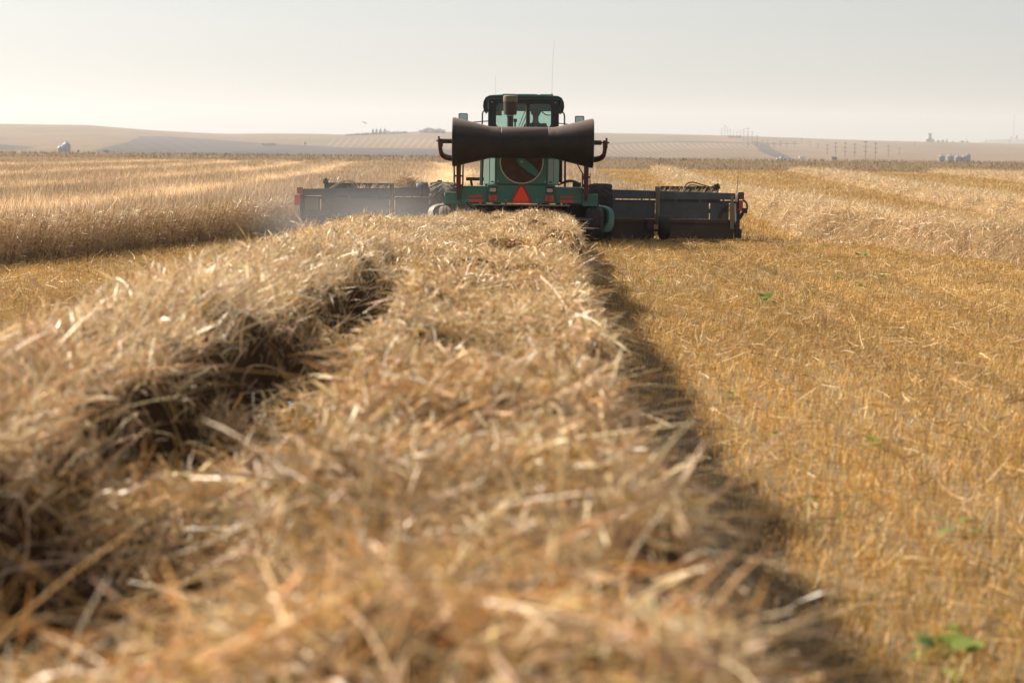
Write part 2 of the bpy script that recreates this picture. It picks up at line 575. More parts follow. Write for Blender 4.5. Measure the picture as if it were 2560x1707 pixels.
# ------------------------------------------------------------------ straw
PAL = {
    'cream': (0.88, 0.705, 0.47), 'tan': (0.74, 0.515, 0.275), 'gold': (0.74, 0.475, 0.165), 'amber': (0.52, 0.315, 0.115),
    'brown': (0.30, 0.192, 0.100), 'grey': (0.48, 0.40, 0.31), 'deep': (0.13, 0.080, 0.045)}


def palette(n, weights, var=0.16):
    names = list(weights)
    w = np.array([weights[k] for k in names], float)
    pick = rng.choice(len(names), size=n, p=w / w.sum())
    c = np.array([PAL[k] for k in names])[pick]
    return c * (1 + var * rng.standard_normal((n, 1))).clip(0.55, 1.5) * (1 + 0.05 * rng.standard_normal((n, 3)))


def unit(v):
    return v / np.maximum(np.linalg.norm(v, axis=-1, keepdims=True), 1e-9)


def ribbons(base, d, Ln, w, bend, nseg, col, head=None, tip=0.4, sides=2, wave=0.0):
    """n thin curved straws; sides=2 flat blades, sides=3 hollow stems; head (n,) marks those with an ear"""
    n = len(base)
    t = np.linspace(0, 1, nseg + 1)
    d = unit(d)
    Ln = np.broadcast_to(np.asarray(Ln, float), (n,))
    w = np.broadcast_to(np.asarray(w, float), (n,))
    tt = t[None, :, None]
    p = base[:, None] + Ln[:, None, None] * (tt * d[:, None] + tt * tt * bend[:, None])
    if wave:
        wv = rng.standard_normal((n, 3)) * wave
        p = p + Ln[:, None, None] * np.sin(tt * (3 + 3 * rng.random((n, 1, 1)))) * wv[:, None]
    tan = unit(d[:, None] + 2 * tt * bend[:, None])
    rv = rng.standard_normal((n, 1, 3))
    s1 = unit(np.cross(tan, rv))
    prof = 1 - (1 - tip) * t
    pr = np.repeat(prof[None], n, 0)
    cc = np.repeat(col[:, None], nseg + 1, 1)
    if head is not None and head.any():
        hp = np.interp(t, [0, 0.72, 0.76, 0.90, 1.0], [1, 0.8, 2.3, 2.0, 0.3])
        pr[head] = hp[None]
    half = (w[:, None] * pr / 2)[..., None]
    if sides == 2:
        v = np.stack([p - s1 * half, p + s1 * half], 2)
    else:
        s2 = unit(np.cross(tan, s1))
        v = np.stack([p + s1 * half, p + half * (-0.5 * s1 + 0.866 * s2), p + half * (-0.5 * s1 - 0.866 * s2)], 2)
    k = v.shape[2]
    cv = np.repeat(cc[:, :, None], k, 2)
    base_i = (np.arange(n) * (nseg + 1) * k)[:, None, None]
    r = (np.arange(nseg) * k)[None, :, None]
    if sides == 2:
        q = np.concatenate([base_i + r, base_i + r + 1, base_i + r + 3, base_i + r + 2], -1).reshape(-1, 4)
    else:
        qs = []
        for a in range(3):
            b_ = (a + 1) % 3
            qs.append(np.concatenate([base_i + r + a, base_i + r + b_, base_i + r + 3 + b_, base_i + r + 3 + a], -1).reshape(-1, 4))
        q = np.concatenate(qs)
    return v.reshape(-1, 3), q, cv.reshape(-1, 3)


class Heap:
    def __init__(self): self.v, self.q, self.c, self.n = [], [], [], 0

    def add(self, v, q, c, see=1.0):
        c = np.concatenate([c, np.full((len(c), 1), see)], 1)
        self.v.append(v); self.q.append(q + self.n); self.c.append(c); self.n += len(v)

    def mesh(self, name, smooth=False):
        return npmesh(name, np.concatenate(self.v), np.concatenate(self.q), cols=np.concatenate(self.c), smooth=smooth)

    def obj(self, name, mat, smooth=False, origin=None):
        V = np.concatenate(self.v)
        if origin is not None: V = V - np.asarray(origin)
        me = npmesh(name, V, np.concatenate(self.q), cols=np.concatenate(self.c), smooth=smooth)
        ob = link(name, me, mat)
        if origin is not None: ob.location = origin
        return ob


def grid_faces(nx, ny):
    idx = np.arange(nx * ny).reshape(ny, nx)
    return np.stack([idx[:-1, :-1], idx[:-1, 1:], idx[1:, 1:], idx[1:, :-1]], -1).reshape(-1, 4)


def sph(az, el):
    return np.stack([np.cos(el) * np.sin(az), np.cos(el) * np.cos(az), np.sin(el)], -1)


# ---- main windrow, running from under the camera to the back of the swather
AX = 0.0083        # heading of the windrow


def hmain(u, Y):
    wide = 0.30 * sstep(14, 44, Y)
    wob = 0.18 * fbm(Y * 0.35, Y * 0 + 3.3) + 0.34 * fbm(Y * 1.3, Y * 0 + 8.3)
    n = fbm(u * 1.6, Y * 0.8) * 0.40 + fbm(u * 4, Y * 2.2) * 0.18
    R = (0.80 + 0.08 * (1 - sstep(8, 20, Y))) * sstep(-1.00, -0.66, u - 0.6 * wob) * (1 - sstep(0.26 + wide, 0.62 + wide, u - wob)) * (1 + 0.45 * fbm(Y * 1.7, u * 0.8 + 21))
    Lr = (0.94 - 0.30 * sstep(20, 46, Y)) * sstep(-3.25, -2.15, u - wob) * (1 - sstep(-1.36, -1.06, u - 0.6 * wob + 0.22 * (1 - sstep(10, 13.5, Y))))
    fill = np.zeros_like(Y) + 0.76
    for yc, l_, dp in ((16.2, 2.1, 0.74), (11.9, 0.95, 0.74), (9.2, 1.05, 0.74), (6.0, 1.0, 0.74)):
        fill = fill - dp * np.exp(-((Y - yc) / l_) ** 4)
    V = np.clip(fill, 0.03, 1) * sstep(-1.9, -1.35, u) * (1 - sstep(-0.8, -0.2, u))
    pit = sstep(0.72, 0.2, fill)
    R = R * (1 - 0.8 * pit * (1 - sstep(-0.95, -0.62, u - 0.6 * wob)))
    h = np.maximum(np.maximum(R, Lr), V)
    return np.clip(h + n * sstep(0.0, 0.3, h), 0.0, None) * (1 - 0.17 * sstep(26, 43, Y)) * (1 - 0.5 * sstep(45, 48.2, Y))


def windrow_straw(H, xy2world, hfun, urange, Yrange, dens, left_lit, wscale, lmin, lmax, sides=2, nseg=4, up=0.45, pits=None):
    """scatter straws over a windrow surface; dens per square metre"""
    n = int((urange[1] - urange[0]) * (Yrange[1] - Yrange[0]) * dens)
    u = rng.uniform(*urange, n)
    Yy = rng.uniform(*Yrange, n)
    h = hfun(u, Yy)
    keep = h > 0.04
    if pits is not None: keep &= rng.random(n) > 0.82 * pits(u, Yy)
    u, Yy, h = u[keep], Yy[keep], h[keep]
    n = len(u)
    lay = rng.random(n) ** 1.6
    z = h - 0.14 * lay * np.minimum(1, h / 0.3)
    stick = rng.random(n) < up
    az = rng.uniform(0, 2 * math.pi, n)
    az = np.where(rng.random(n) < 0.45, rng.normal(0.25, 0.5, n) + math.pi * (rng.random(n) < 0.5), az)
    el = np.where(stick, rng.uniform(0.45, 1.25, n), rng.normal(0.12, 0.22, n))
    d = sph(az, el)
    ll = left_lit(u, Yy)
    lean = np.stack([0.12 + 0 * u, -0.10 + 0 * u, 0.75 + 0 * u], -1) + 0.42 * rng.standard_normal((n, 3))
    d = np.where(((rng.random(n) < 0.88 * ll))[:, None], unit(lean), unit(d))
    Ln = rng.uniform(lmin, lmax, n) * np.where(stick, 0.6, 1.0)
    leaf = rng.random(n) < 0.18
    w = np.where(leaf, rng.uniform(0.005, 0.0095, n), rng.uniform(0.003, 0.0048, n)) * wscale(Yy)
    bend = np.stack([rng.normal(0, 0.22, n), rng.normal(0, 0.22, n), -rng.uniform(0.0, 0.45, n)], -1)
    bend[leaf] *= 1.6
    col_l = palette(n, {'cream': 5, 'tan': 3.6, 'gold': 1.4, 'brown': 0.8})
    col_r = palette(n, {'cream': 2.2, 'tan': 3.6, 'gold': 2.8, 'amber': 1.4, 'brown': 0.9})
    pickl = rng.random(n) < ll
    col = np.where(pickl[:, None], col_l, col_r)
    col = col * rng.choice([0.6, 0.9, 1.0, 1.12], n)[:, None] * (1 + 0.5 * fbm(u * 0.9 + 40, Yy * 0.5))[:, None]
    x, y = xy2world(u, Yy)
    base = np.stack([x, y, z], -1) - d * (Ln * 0.35)[:, None]
    base[:, 2] = np.maximum(base[:, 2], 0.01)
    heads = (rng.random(n) < 0.4) & ~leaf
    H.add(*ribbons(base, d, Ln, w, bend, nseg, col, head=heads, sides=sides, wave=0.025))


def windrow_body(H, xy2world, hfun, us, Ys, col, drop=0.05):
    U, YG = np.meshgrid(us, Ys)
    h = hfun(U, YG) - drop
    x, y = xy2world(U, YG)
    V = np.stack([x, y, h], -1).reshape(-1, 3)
    c = np.array(col)[None] * (1 + 1.1 * fbm(U * 7, YG * 4).ravel()[:, None])  # dark underlayer: shade between the straws is put into its colour
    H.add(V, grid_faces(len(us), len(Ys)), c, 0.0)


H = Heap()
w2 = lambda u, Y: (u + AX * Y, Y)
lit = lambda u, Y: np.clip(sstep(-0.95, -1.3, u), 0, 1) * 0.9 + 0.12  # left ridge: its sunlit paleness goes into the straw colours, also sets lean
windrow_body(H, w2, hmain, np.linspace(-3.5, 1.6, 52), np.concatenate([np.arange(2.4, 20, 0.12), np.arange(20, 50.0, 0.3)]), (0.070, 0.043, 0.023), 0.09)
one = lambda Y: 1.0 + 0 * Y
PITS = ((16.2, 2.1), (11.9, 0.95), (9.2, 1.05), (6.0, 1.0))


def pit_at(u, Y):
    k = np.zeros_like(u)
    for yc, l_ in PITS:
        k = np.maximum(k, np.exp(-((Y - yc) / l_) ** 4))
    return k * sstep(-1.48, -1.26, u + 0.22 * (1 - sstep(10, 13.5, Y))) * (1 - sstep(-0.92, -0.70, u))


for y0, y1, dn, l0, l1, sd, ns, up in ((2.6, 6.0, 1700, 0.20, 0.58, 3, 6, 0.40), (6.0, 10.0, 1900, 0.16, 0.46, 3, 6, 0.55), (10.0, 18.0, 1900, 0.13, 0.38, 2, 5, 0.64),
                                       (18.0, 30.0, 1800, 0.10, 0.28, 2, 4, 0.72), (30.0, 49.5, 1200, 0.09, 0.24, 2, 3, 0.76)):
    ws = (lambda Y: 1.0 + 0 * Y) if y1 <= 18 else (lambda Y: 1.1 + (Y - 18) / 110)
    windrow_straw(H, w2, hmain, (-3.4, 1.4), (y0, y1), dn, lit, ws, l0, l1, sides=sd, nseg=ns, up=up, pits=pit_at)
# long loose stems lying on top of the heap
n = 1500
Yy = 3 + 34 * rng.random(n) ** 1.2
u = rng.uniform(-2.9, 0.55, n)
z = hmain(u, Yy) + rng.uniform(-0.02, 0.06, n)
k = (z > 0.35) & (pit_at(u, Yy) < 0.3)
Yy, u, z = Yy[k], u[k], z[k]
n = len(u)
d = sph(rng.uniform(0, 6.28, n), rng.normal(0.22, 0.30, n))
Ln = rng.uniform(0.22, 0.50, n)
base = np.stack([u + AX * Yy, Yy, z], -1) - d * (0.4 * Ln)[:, None]
bend = np.stack([rng.normal(0, 0.16, n), rng.normal(0, 0.16, n), -rng.uniform(0, 0.3, n)], -1)
H.add(*ribbons(base, d, Ln, rng.uniform(0.0030, 0.0046, n), bend, 6, palette(n, {'cream': 5, 'tan': 3, 'gold': 2}), head=rng.random(n) < 0.45, sides=3, wave=0.02))
# stalks that hang out of the right-hand flank over the dark gap
n = 330
Yy = 3.5 + 38 * rng.random(n) ** 1.3
u = 0.42 + 0.30 * sstep(14, 44, Yy) + 0.18 * fbm(Yy * 0.35, Yy * 0 + 3.3) + rng.normal(0, 0.10, n)
z = rng.uniform(0.18, 0.6, n)
d = sph(rng.normal(1.15, 0.7, n), rng.normal(0.15, 0.45, n))
Ln = rng.uniform(0.22, 0.62, n)
base = np.stack([u + AX * Yy, Yy, z], -1) - d * (0.3 * Ln)[:, None]
base[:, 2] = np.maximum(base[:, 2], 0.03)
bend = np.stack([rng.normal(0, 0.15, n), rng.normal(0, 0.15, n), -rng.uniform(0, 0.4, n)], -1)
H.add(*ribbons(base, d, Ln, rng.uniform(0.003, 0.006, n), bend, 6, palette(n, {'cream': 3, 'tan': 4, 'grey': 2, 'brown': 1}), head=rng.random(n) < 0.4, sides=3))
o = H.obj("windrow", M['straw'], origin=(-0.9, 20, 0))
tag(o, "wide foreground windrow of cut barley straw with dark hollows, leading to the swather", "windrow", "windrows of cut straw")

# ---- three older windrows on the right
WR = [
    ([(10.6, 30), (8.1, 39.8), (7.15, 44.4), (5.83, 51.6), (6.6, 63.8), (7.3, 77), (8.1, 105), (8.9, 140), (12.2, 215), (16.5, 294)],
     "long pale windrow beginning beside the header's right end and curving away", 3.0),
    ([(11.4, 40), (12.5, 55), (14.2, 70), (16.6, 100), (20.6, 148), (27, 220), (33, 294)],
     "windrow across the second stubble lane, between the nearer pale windrow and the farthest one", 3.5),
    ([(24, 100), (30, 130), (40, 196), (46, 250), (50, 294)],
     "farthest windrow, low and narrow near the dark field edge on the right", 5.0)]
for wi, (pts, lab, wid) in enumerate(WR):
    P = np.array(pts)
    xl = lambda Y, P=P: np.interp(Y, P[:, 1], P[:, 0]) + 0.5 * fbm(Y * 0.22, Y * 0 + 9 + wi)
    tow = lambda u, Y, xl=xl: (xl(Y) + u, Y)

    def hf(u, Y, wid=wid, wi=wi):
        n = fbm(u * 1.3 + 50 * wi, Y * 0.6) * 0.26 + fbm(u * 4, Y * 2.2 + 11) * 0.14
        h = (0.66 - 0.20 * sstep(56, 85, Y)) * sstep(0.0, 0.6, u) * (1 - sstep(wid - 1.3, wid - 0.1, u))
        return np.clip(h + n * sstep(0, 0.3, h), 0, None) * (1 - 0.75 * sstep(225, 290, Y))
    H = Heap()
    y0, y1 = P[0, 1], P[-1, 1]
    windrow_body(H, tow, hf, np.linspace(0, wid, 30), np.concatenate([np.arange(y0, min(80, y1), 0.3), np.arange(max(80, y0), y1, 1.2)]), (0.15, 0.095, 0.050), 0.10)
    pale = lambda u, Y: 0.70 + 0 * u
    for a_, b_, dn, ws, ls in ((y0, 62, 430, 1.15, 1.0), (62, 100, 230, 1.7, 1.2), (100, 170, 90, 2.6, 1.5), (170, y1, 42, 4.0, 2.0)):
        a_ = max(a_, y0)
        if b_ <= a_: continue
        windrow_straw(H, tow, hf, (-0.05, 1.1), (a_, b_), dn * 1.3, pale, lambda Y, ws=ws: ws + 0 * Y, 0.15 * ls, 0.42 * ls, nseg=3, up=0.3)
        windrow_straw(H, tow, hf, (0, wid), (a_, b_), dn, pale, lambda Y, ws=ws: ws + 0 * Y, 0.18 * ls, 0.5 * ls, nseg=3, up=0.35)
    o = H.obj("windrow", M['straw'], origin=(float(P[0, 0]), float(P[0, 1]), 0))
    tag(o, lab, "windrow", "windrows of cut straw")

# ------------------------------------------------------------------ standing barley
EDGE_L = np.array([(-13.5, 8), (-10.6, 24), (-7.75, 34.5), (-6.95, 38.4), (-6.0, 43.5), (-5.0, 50.0), (-4.5, 53.0)])
EDGE_R = np.array([(4.5, 53), (3.9, 80), (5.3, 154), (9.2, 280), (9.8, 296)])


def in_crop(x, y):
    xl = np.interp(y, EDGE_L[:, 1], EDGE_L[:, 0])
    xr = np.interp(y, EDGE_R[:, 1], EDGE_R[:, 0])
    wob = 0.25 * fbm(y * 0.5, y * 0)
    return np.where(y < 53, x < xl + wob, x < xr + wob) & (y < 293)


STREAKS = [  # pale lodged lanes through the standing crop: (x, Y) lines and half width
    (np.array([(-12.5, 20), (-9.6, 40), (-8.9, 50), (-8.8, 59), (-9.4, 78), (-10.7, 126), (-15, 200), (-19, 293)]), 0.9),
    (np.array([(-17.0, 30), (-14.9, 69), (-14.8, 94), (-15.6, 128), (-18, 183), (-26, 293)]), 1.0),
    (np.array([(-22, 60), (-23, 110), (-24.5, 160), (-27, 220), (-33, 293)]), 1.5),
    (np.array([(-36, 120), (-36.7, 190), (-37, 244), (-40, 293)]), 2.6),
    (np.array([(-2.0, 70), (-3.0, 120), (-5.5, 200), (-9, 293)]), 1.2)]


def lodged(x, y):
    s = np.zeros_like(x)
    for P, hw in STREAKS:
        c = np.interp(y, P[:, 1], P[:, 0])
        s = np.maximum(s, np.exp(-((x - c + 1.2 * fbm(y * 0.12, x * 0)) / hw) ** 2) * sstep(P[0, 1] - 1, P[0, 1] + 8, y))
    return s * (0.55 + 0.9 * vnoise(x * 0.5 + 7, y * 0.12))


def crop_h(x, y):
    return 0.70 + 0.20 * fbm(x * 0.35, y * 0.25) + 0.12 * fbm(x * 1.7, y * 1.7) - 0.16 * lodged(x, y)


H = Heap()
bands = [(20, 28, 200), (28, 45, 560), (45, 60, 450), (60, 85, 260), (85, 120, 140), (120, 170, 75), (170, 230, 42), (230, 293, 30)]
for y0, y1, dn in bands:
    half = 0.235 * y1 + 3
    area = (half + 14) * (y1 - y0)
    n = int(area * dn)
    x = rng.uniform(-half, 14, n)
    y = rng.uniform(y0, y1, n)
    k = in_crop(x, y) & (np.abs(x) < 0.235 * y + 3)
    # behind the first metres of the crop face only the tops show
    x, y = x[k], y[k]
    n = len(x)
    sc = max(1.0, ((y0 + y1) / 2 / 45) ** 0.62)
    ld = np.clip(lodged(x, y), 0, 1)
    h = crop_h(x, y) * rng.normal(1, 0.12, n)
    lean = rng.normal(0, 0.16, n), rng.normal(0, 0.16, n)
    lo = rng.random(n) < 0.5 * ld
    az = rng.uniform(0, 6.28, n)
    d = np.stack([lean[0] + 0.02, lean[1], np.ones(n)], -1)
    dl = np.stack([np.sin(az), 0.6 * np.cos(az), 0.7 + 0.4 * rng.random(n)], -1)
    d = unit(np.where(lo[:, None], dl, d))
    Ln = np.where(lo, h * 1.0, h * 1.12)
    deep = y0 >= 60
    z0 = np.where(lo, 0.55 * h, 0.66 * h if deep else 0.02)
    Ln = np.where(lo, Ln * 0.45, Ln * (0.36 if deep else 1.0))
    bend = np.stack([rng.normal(0.02, 0.13, n), rng.normal(0, 0.13, n), -rng.uniform(0.0, 0.16, n)], -1)
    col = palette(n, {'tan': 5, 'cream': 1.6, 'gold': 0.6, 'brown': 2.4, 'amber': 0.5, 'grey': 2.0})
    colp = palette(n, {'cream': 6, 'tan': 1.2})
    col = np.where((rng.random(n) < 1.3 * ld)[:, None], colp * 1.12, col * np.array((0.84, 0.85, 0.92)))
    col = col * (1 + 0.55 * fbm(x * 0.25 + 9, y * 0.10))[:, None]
    w = rng.uniform(0.0030, 0.0052, n) * sc * (1.2 if deep else 1.0)
    leaf = rng.random(n) < 0.28
    w = np.where(leaf, w * 1.8, w)
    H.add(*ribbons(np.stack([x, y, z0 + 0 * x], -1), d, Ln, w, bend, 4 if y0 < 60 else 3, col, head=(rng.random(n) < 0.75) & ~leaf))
# leaves, awns and broken bits in the cut face
n = 60000
y = 22 + 32 * rng.random(n)
x = np.interp(y, EDGE_L[:, 1], EDGE_L[:, 0]) + 0.25 * fbm(y * 0.5, y * 0) - np.abs(rng.normal(0, 0.35, n)) + 0.06
k = (x > -0.235 * y - 2)
x, y = x[k], y[k]
n = len(x)
z = crop_h(x, y) * rng.random(n) ** 0.75
d = sph(rng.uniform(0, 6.28, n), rng.normal(0.35, 0.75, n))
col = palette(n, {'tan': 4, 'cream': 1.5, 'brown': 3, 'amber': 1.5, 'gold': 1}) * 0.9
H.add(*ribbons(np.stack([x, y, z], -1), d, rng.uniform(0.05, 0.22, n), rng.uniform(0.003, 0.010, n), np.stack([rng.normal(0, 0.3, n), rng.normal(0, 0.3, n), -0.4 * rng.random(n)], -1), 3, col))
# the thick of the crop below the ears
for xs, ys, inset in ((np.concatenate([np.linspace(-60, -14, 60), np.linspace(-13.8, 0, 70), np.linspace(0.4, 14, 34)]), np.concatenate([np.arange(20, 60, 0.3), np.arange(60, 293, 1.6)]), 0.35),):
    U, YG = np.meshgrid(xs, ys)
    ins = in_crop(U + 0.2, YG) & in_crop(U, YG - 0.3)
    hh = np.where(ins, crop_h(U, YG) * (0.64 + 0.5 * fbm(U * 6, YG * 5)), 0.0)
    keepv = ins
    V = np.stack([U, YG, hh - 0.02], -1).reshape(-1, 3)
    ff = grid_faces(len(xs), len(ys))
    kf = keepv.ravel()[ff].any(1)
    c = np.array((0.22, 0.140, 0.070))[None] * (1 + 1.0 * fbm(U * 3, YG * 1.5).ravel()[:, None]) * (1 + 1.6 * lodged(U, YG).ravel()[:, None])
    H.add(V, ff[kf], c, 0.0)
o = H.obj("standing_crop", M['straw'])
tag(o, "standing ripe barley with pale lodged streaks, not yet cut", "crop", kind='stuff')

# ------------------------------------------------------------------ stubble
H = Heap()


def stub_ok(x, y):
    u = x - AX * y
    under = (u > -2.6) & (u < 0.55) & (y < 48)
    shade_gap = (u > 0.5) & (u < 1.02) & (y < 22) & (rng.random(len(x)) < 0.7)   # stubble thinned beside the heap to deepen the windrow's shadow
    return ~in_crop(x, y) & ~under & ~shade_gap


ROW = 0.30
ROWD = np.random.default_rng(5).uniform(0.70, 1.0, 400)
ROWC = np.random.default_rng(6).uniform(0.80, 1.12, 400)
for y0, y1, dn, sc in ((7, 16, 1050, 1.0), (16, 30, 850, 1.0), (30, 48, 520, 1.15), (48, 75, 120, 1.9), (75, 120, 40, 2.8), (120, 190, 14, 4.2), (190, 294, 6, 6.0)):
    half = 0.232 * y1 + 4.5
    n = int(2 * half * (y1 - y0) * dn)
    x = rng.uniform(-half, half, n)
    y = rng.uniform(y0, y1, n)
    row_tone = 1.0
    v = x - AX * y
    rowi = np.round(v / ROW).astype(int)
    if y0 < 60:   # drilled in rows, some rows thin, some thick
        x = rowi * ROW + rng.normal(0, 0.085, n) + AX * y
    k = stub_ok(x, y) & (np.abs(x) < 0.225 * y + 3.8)
    x, y = x[k], y[k]
    n = len(x)
    rowi = np.round((x - AX * y) / ROW).astype(int) % 400
    k = rng.random(n) < ROWD[rowi] * (0.9 + 0.9 * fbm(x * 1.2, y * 0.7))
    rowi = rowi[k]
    x, y = x[k], y[k]
    n = len(x)
    h = rng.uniform(0.055, 0.115, n) * (1 + 0.7 * fbm(x * 0.8, y * 0.5)) * (1 + 0.15 * (sc - 1))
    d = np.stack([rng.normal(0.05, 0.25, n), rng.normal(-0.02, 0.25, n), np.ones(n)], -1)
    bend = np.stack([rng.normal(0, 0.12, n), rng.normal(0, 0.12, n), np.zeros(n)], -1)
    col = palette(n, {'gold': 3.2, 'tan': 3.0, 'amber': 1.3, 'cream': 1.8, 'brown': 0.8} if y0 < 48 else {'gold': 5, 'amber': 2.5, 'tan': 1})
    col = col * (1 + 0.55 * fbm(x * 0.5, y * 0.22))[:, None] * np.array((0.83, 0.765, 0.56)) * (ROWC[rowi] if y0 < 60 else np.ones(n))[:, None] * (1 + 0.5 * fbm((x - AX * y) * 0.7 + 60, y * 0.03))[:, None]
    H.add(*ribbons(np.stack([x, y, 0 * x - 0.01], -1), d, h, rng.uniform(0.0035, 0.006, n) * sc, bend, 2, col, tip=0.8))
    # flattened leaves and broken straw between the stubs
    n2 = int(n * (0.16 if y0 < 48 else 0.06))
    j = rng.integers(0, n, n2)
    x2, y2 = x[j] + rng.normal(0, 0.1, n2), y[j] + rng.normal(0, 0.1, n2)
    d2 = sph(rng.uniform(0, 6.28, n2), rng.normal(0.12, 0.22, n2))
    L2 = rng.uniform(0.06, 0.30, n2) * (1 + 0.1 * (sc - 1))
    b2 = rng.normal(0, 0.2, (n2, 3))
    c2 = palette(n2, {'gold': 3, 'cream': 1.6, 'tan': 2.5, 'amber': 1.5, 'brown': 0.8, 'grey': 0.4}) * np.array((0.74, 0.66, 0.48))
    H.add(*ribbons(np.stack([x2, y2, rng.uniform(0.01, 0.10, n2)], -1), d2, L2, rng.uniform(0.003, 0.008, n2) * sc, b2, 3, c2))
o = H.obj("stubble", M['stub'])
tag(o, "short golden barley stubble left after cutting", "stubble", kind='stuff')

# rank brown grass on the end bank, colour darkened for its unlit face
H = Heap()
n = 26000
y = rng.uniform(296, 320, n)
x = rng.uniform(-90, 90, n) * y / 300
z = terr(x / y, y) - 0.05
d = np.stack([rng.normal(0, 0.25, n), rng.normal(0, 0.25, n), np.ones(n)], -1)
col = np.array((0.20, 0.135, 0.070)) * (1 + 0.35 * rng.standard_normal((n, 1))).clip(0.4, 1.8) * (1 + 1.2 * fbm(x * 0.15, y * 0.1))[:, None]
H.add(*ribbons(np.stack([x, y, z], -1), d, rng.uniform(0.15, 0.42, n), rng.uniform(0.03, 0.07, n), rng.normal(0, 0.15, (n, 3)), 2, col))
o = H.obj("verge_grass", M['straw'])
tag(o, "dark dry grass on the bank at the far field edge", "grass", kind='stuff')

# ------------------------------------------------------------------ weeds
WEEDS = [(1650, 700, .10), (1910, 753, .16), (2153, 643, .16), (2058, 642, .10), (2096, 690, .12), (2140, 704, .10), (2156, 715, .10), (2208, 695, .12),
         (2178, 1101, .11), (1756, 881, .08), (1830, 979, .08), (1930, 1077, .07), (2409, 1299, .10), (2085, 1280, .06), (2028, 1228, .05),
         (2325, 1587, .09), (2372, 1640, .13), (2406, 1575, .08), (364, 652, .10), (245, 762, .07)]
names = ["nearest", "second nearest", "third nearest", "fourth nearest", "fifth nearest", "sixth nearest", "seventh nearest", "eighth nearest", "ninth nearest",
         "tenth nearest", "eleventh nearest", "twelfth nearest", "thirteenth nearest", "fourteenth nearest", "fifteenth nearest", "sixteenth nearest", "farthest but one", "farthest"]
right = sorted([w_ for w_ in WEEDS if w_[0] > 1000], key=lambda w_: -w_[1])
left = [w_ for w_ in WEEDS if w_[0] < 1000]
for i, (px, py, sz) in enumerate(right + left):
    p0 = on_plane(px, py, 0.08)
    H = Heap()
    nl = random.randint(5, 9)
    az = rng.uniform(0, 6.28, nl)
    d = sph(az, rng.uniform(0.3, 1.1, nl))
    base = np.tile(np.array([[0, 0, 0.02]]), (nl, 1)) + 0.03 * rng.standard_normal((nl, 3)) * (1, 1, 0.3)
    stemtop = base + d * sz * 0.7
    sz *= 0.9
    g = np.array((0.20, 0.25, 0.045)) * (1 + 0.3 * rng.standard_normal((nl, 1))).clip(0.5, 1.6)
    H.add(*ribbons(base, d, sz * 0.7, 0.006, np.zeros((nl, 3)), 2, g))
    n_, t_ = nl, np.linspace(0, 1, 6)
    # broad leaf blades
    side = unit(np.cross(d, np.array([[0, 0, 1.0]])))
    pr = np.sin(np.clip(t_ * 0.93 + 0.07, 0, 1) * math.pi) ** 0.7
    dd = unit(d + np.array([[0, 0, -0.3]]))
    pts_ = stemtop[:, None] + dd[:, None] * (t_[None, :, None] * sz * 0.9) - np.array([0, 0, 1.0]) * (t_[None, :, None] ** 2 * sz * 0.3)
    v = np.stack([pts_ - side[:, None] * pr[None, :, None] * sz * 0.32, pts_ + side[:, None] * pr[None, :, None] * sz * 0.32], 2)
    bi = (np.arange(nl) * 12)[:, None, None]
    r_ = (np.arange(5) * 2)[None, :, None]
    q = np.concatenate([bi + r_, bi + r_ + 1, bi + r_ + 3, bi + r_ + 2], -1).reshape(-1, 4)
    H.add(v.reshape(-1, 3), q, np.repeat(g, 12, 0))
    o = H.obj("weed", M['leaf'])
    o.location = (p0.x, p0.y, 0)
    if i < len(right):
        lab = f"green weed in the stubble right of the big windrow, {names[i]} to the camera"
    else:
        lab = ("green weed in the left stubble strip by the shaded crop edge", "tiny green weed in the middle of the left stubble strip")[i - len(right)]
    tag(o, lab, "weed", "green weeds in the stubble")

# ------------------------------------------------------------------ the swather
MX, MY = 0.15, 47.0
sw = empty("swather", (MX, MY, 0))
tag(sw, "dusty teal swather with black cab and black double-cone roller, seen from behind", "swather")
T = sw

# --- rear beam and chassis (local: x right, y ahead, z up; y = 0 is the caster axle)
b = MB()
b.box(-0.66, 0.66, -0.15, 0.10, 0.80, 1.15)
b.box(-1.18, -0.66, -0.12, 0.10, 0.80, 1.125)
b.box(0.66, 1.18, -0.12, 0.10, 0.80, 1.115)
b.box(-1.48, -1.18, -0.14, 0.12, 0.775, 1.00)
b.box(1.18, 1.48, -0.14, 0.12, 0.755, 0.985)
beam = b.build("rear_beam", M['teal'], T, bevel=0.012)
for sx in (-1, 1):
    for x in (0.30, 1.06):
        MB().lathe([(0.011, -0.005), (0.011, 0.0)], (sx * x, -0.156 if x < .6 else -0.126, 0.86), 'y', 8).build("bolt", M['white_rail'], beam)
b = MB()
b.box(-0.55, -0.40, 0.10, 2.3, 0.70, 0.95); b.box(0.40, 0.55, 0.10, 2.3, 0.70, 0.95)
b.box(-1.42, 1.42, 1.63, 1.87, 0.50, 0.74)
b.box(-0.6, 0.6, 0.12, 2.2, 0.95, 1.12)
b.build("chassis", M['steel_dark'], T, bevel=0.01)
MB().tube([(-0.95, -0.05, 0.77), (0.95, -0.05, 0.765)], 0.016, 8).build("rear_rail", M['white_rail'], T)
b = MB()
for x in (-0.9, -0.3, 0.35, 0.95):
    b.box(x - 0.02, x + 0.02, 0.2, 1.8, 0.62, 0.80)
b.box(-1.0, 1.0, 0.9, 1.0, 0.60, 0.66)
b.build("swath_former", M['steel_dark'], T, bevel=0.006)

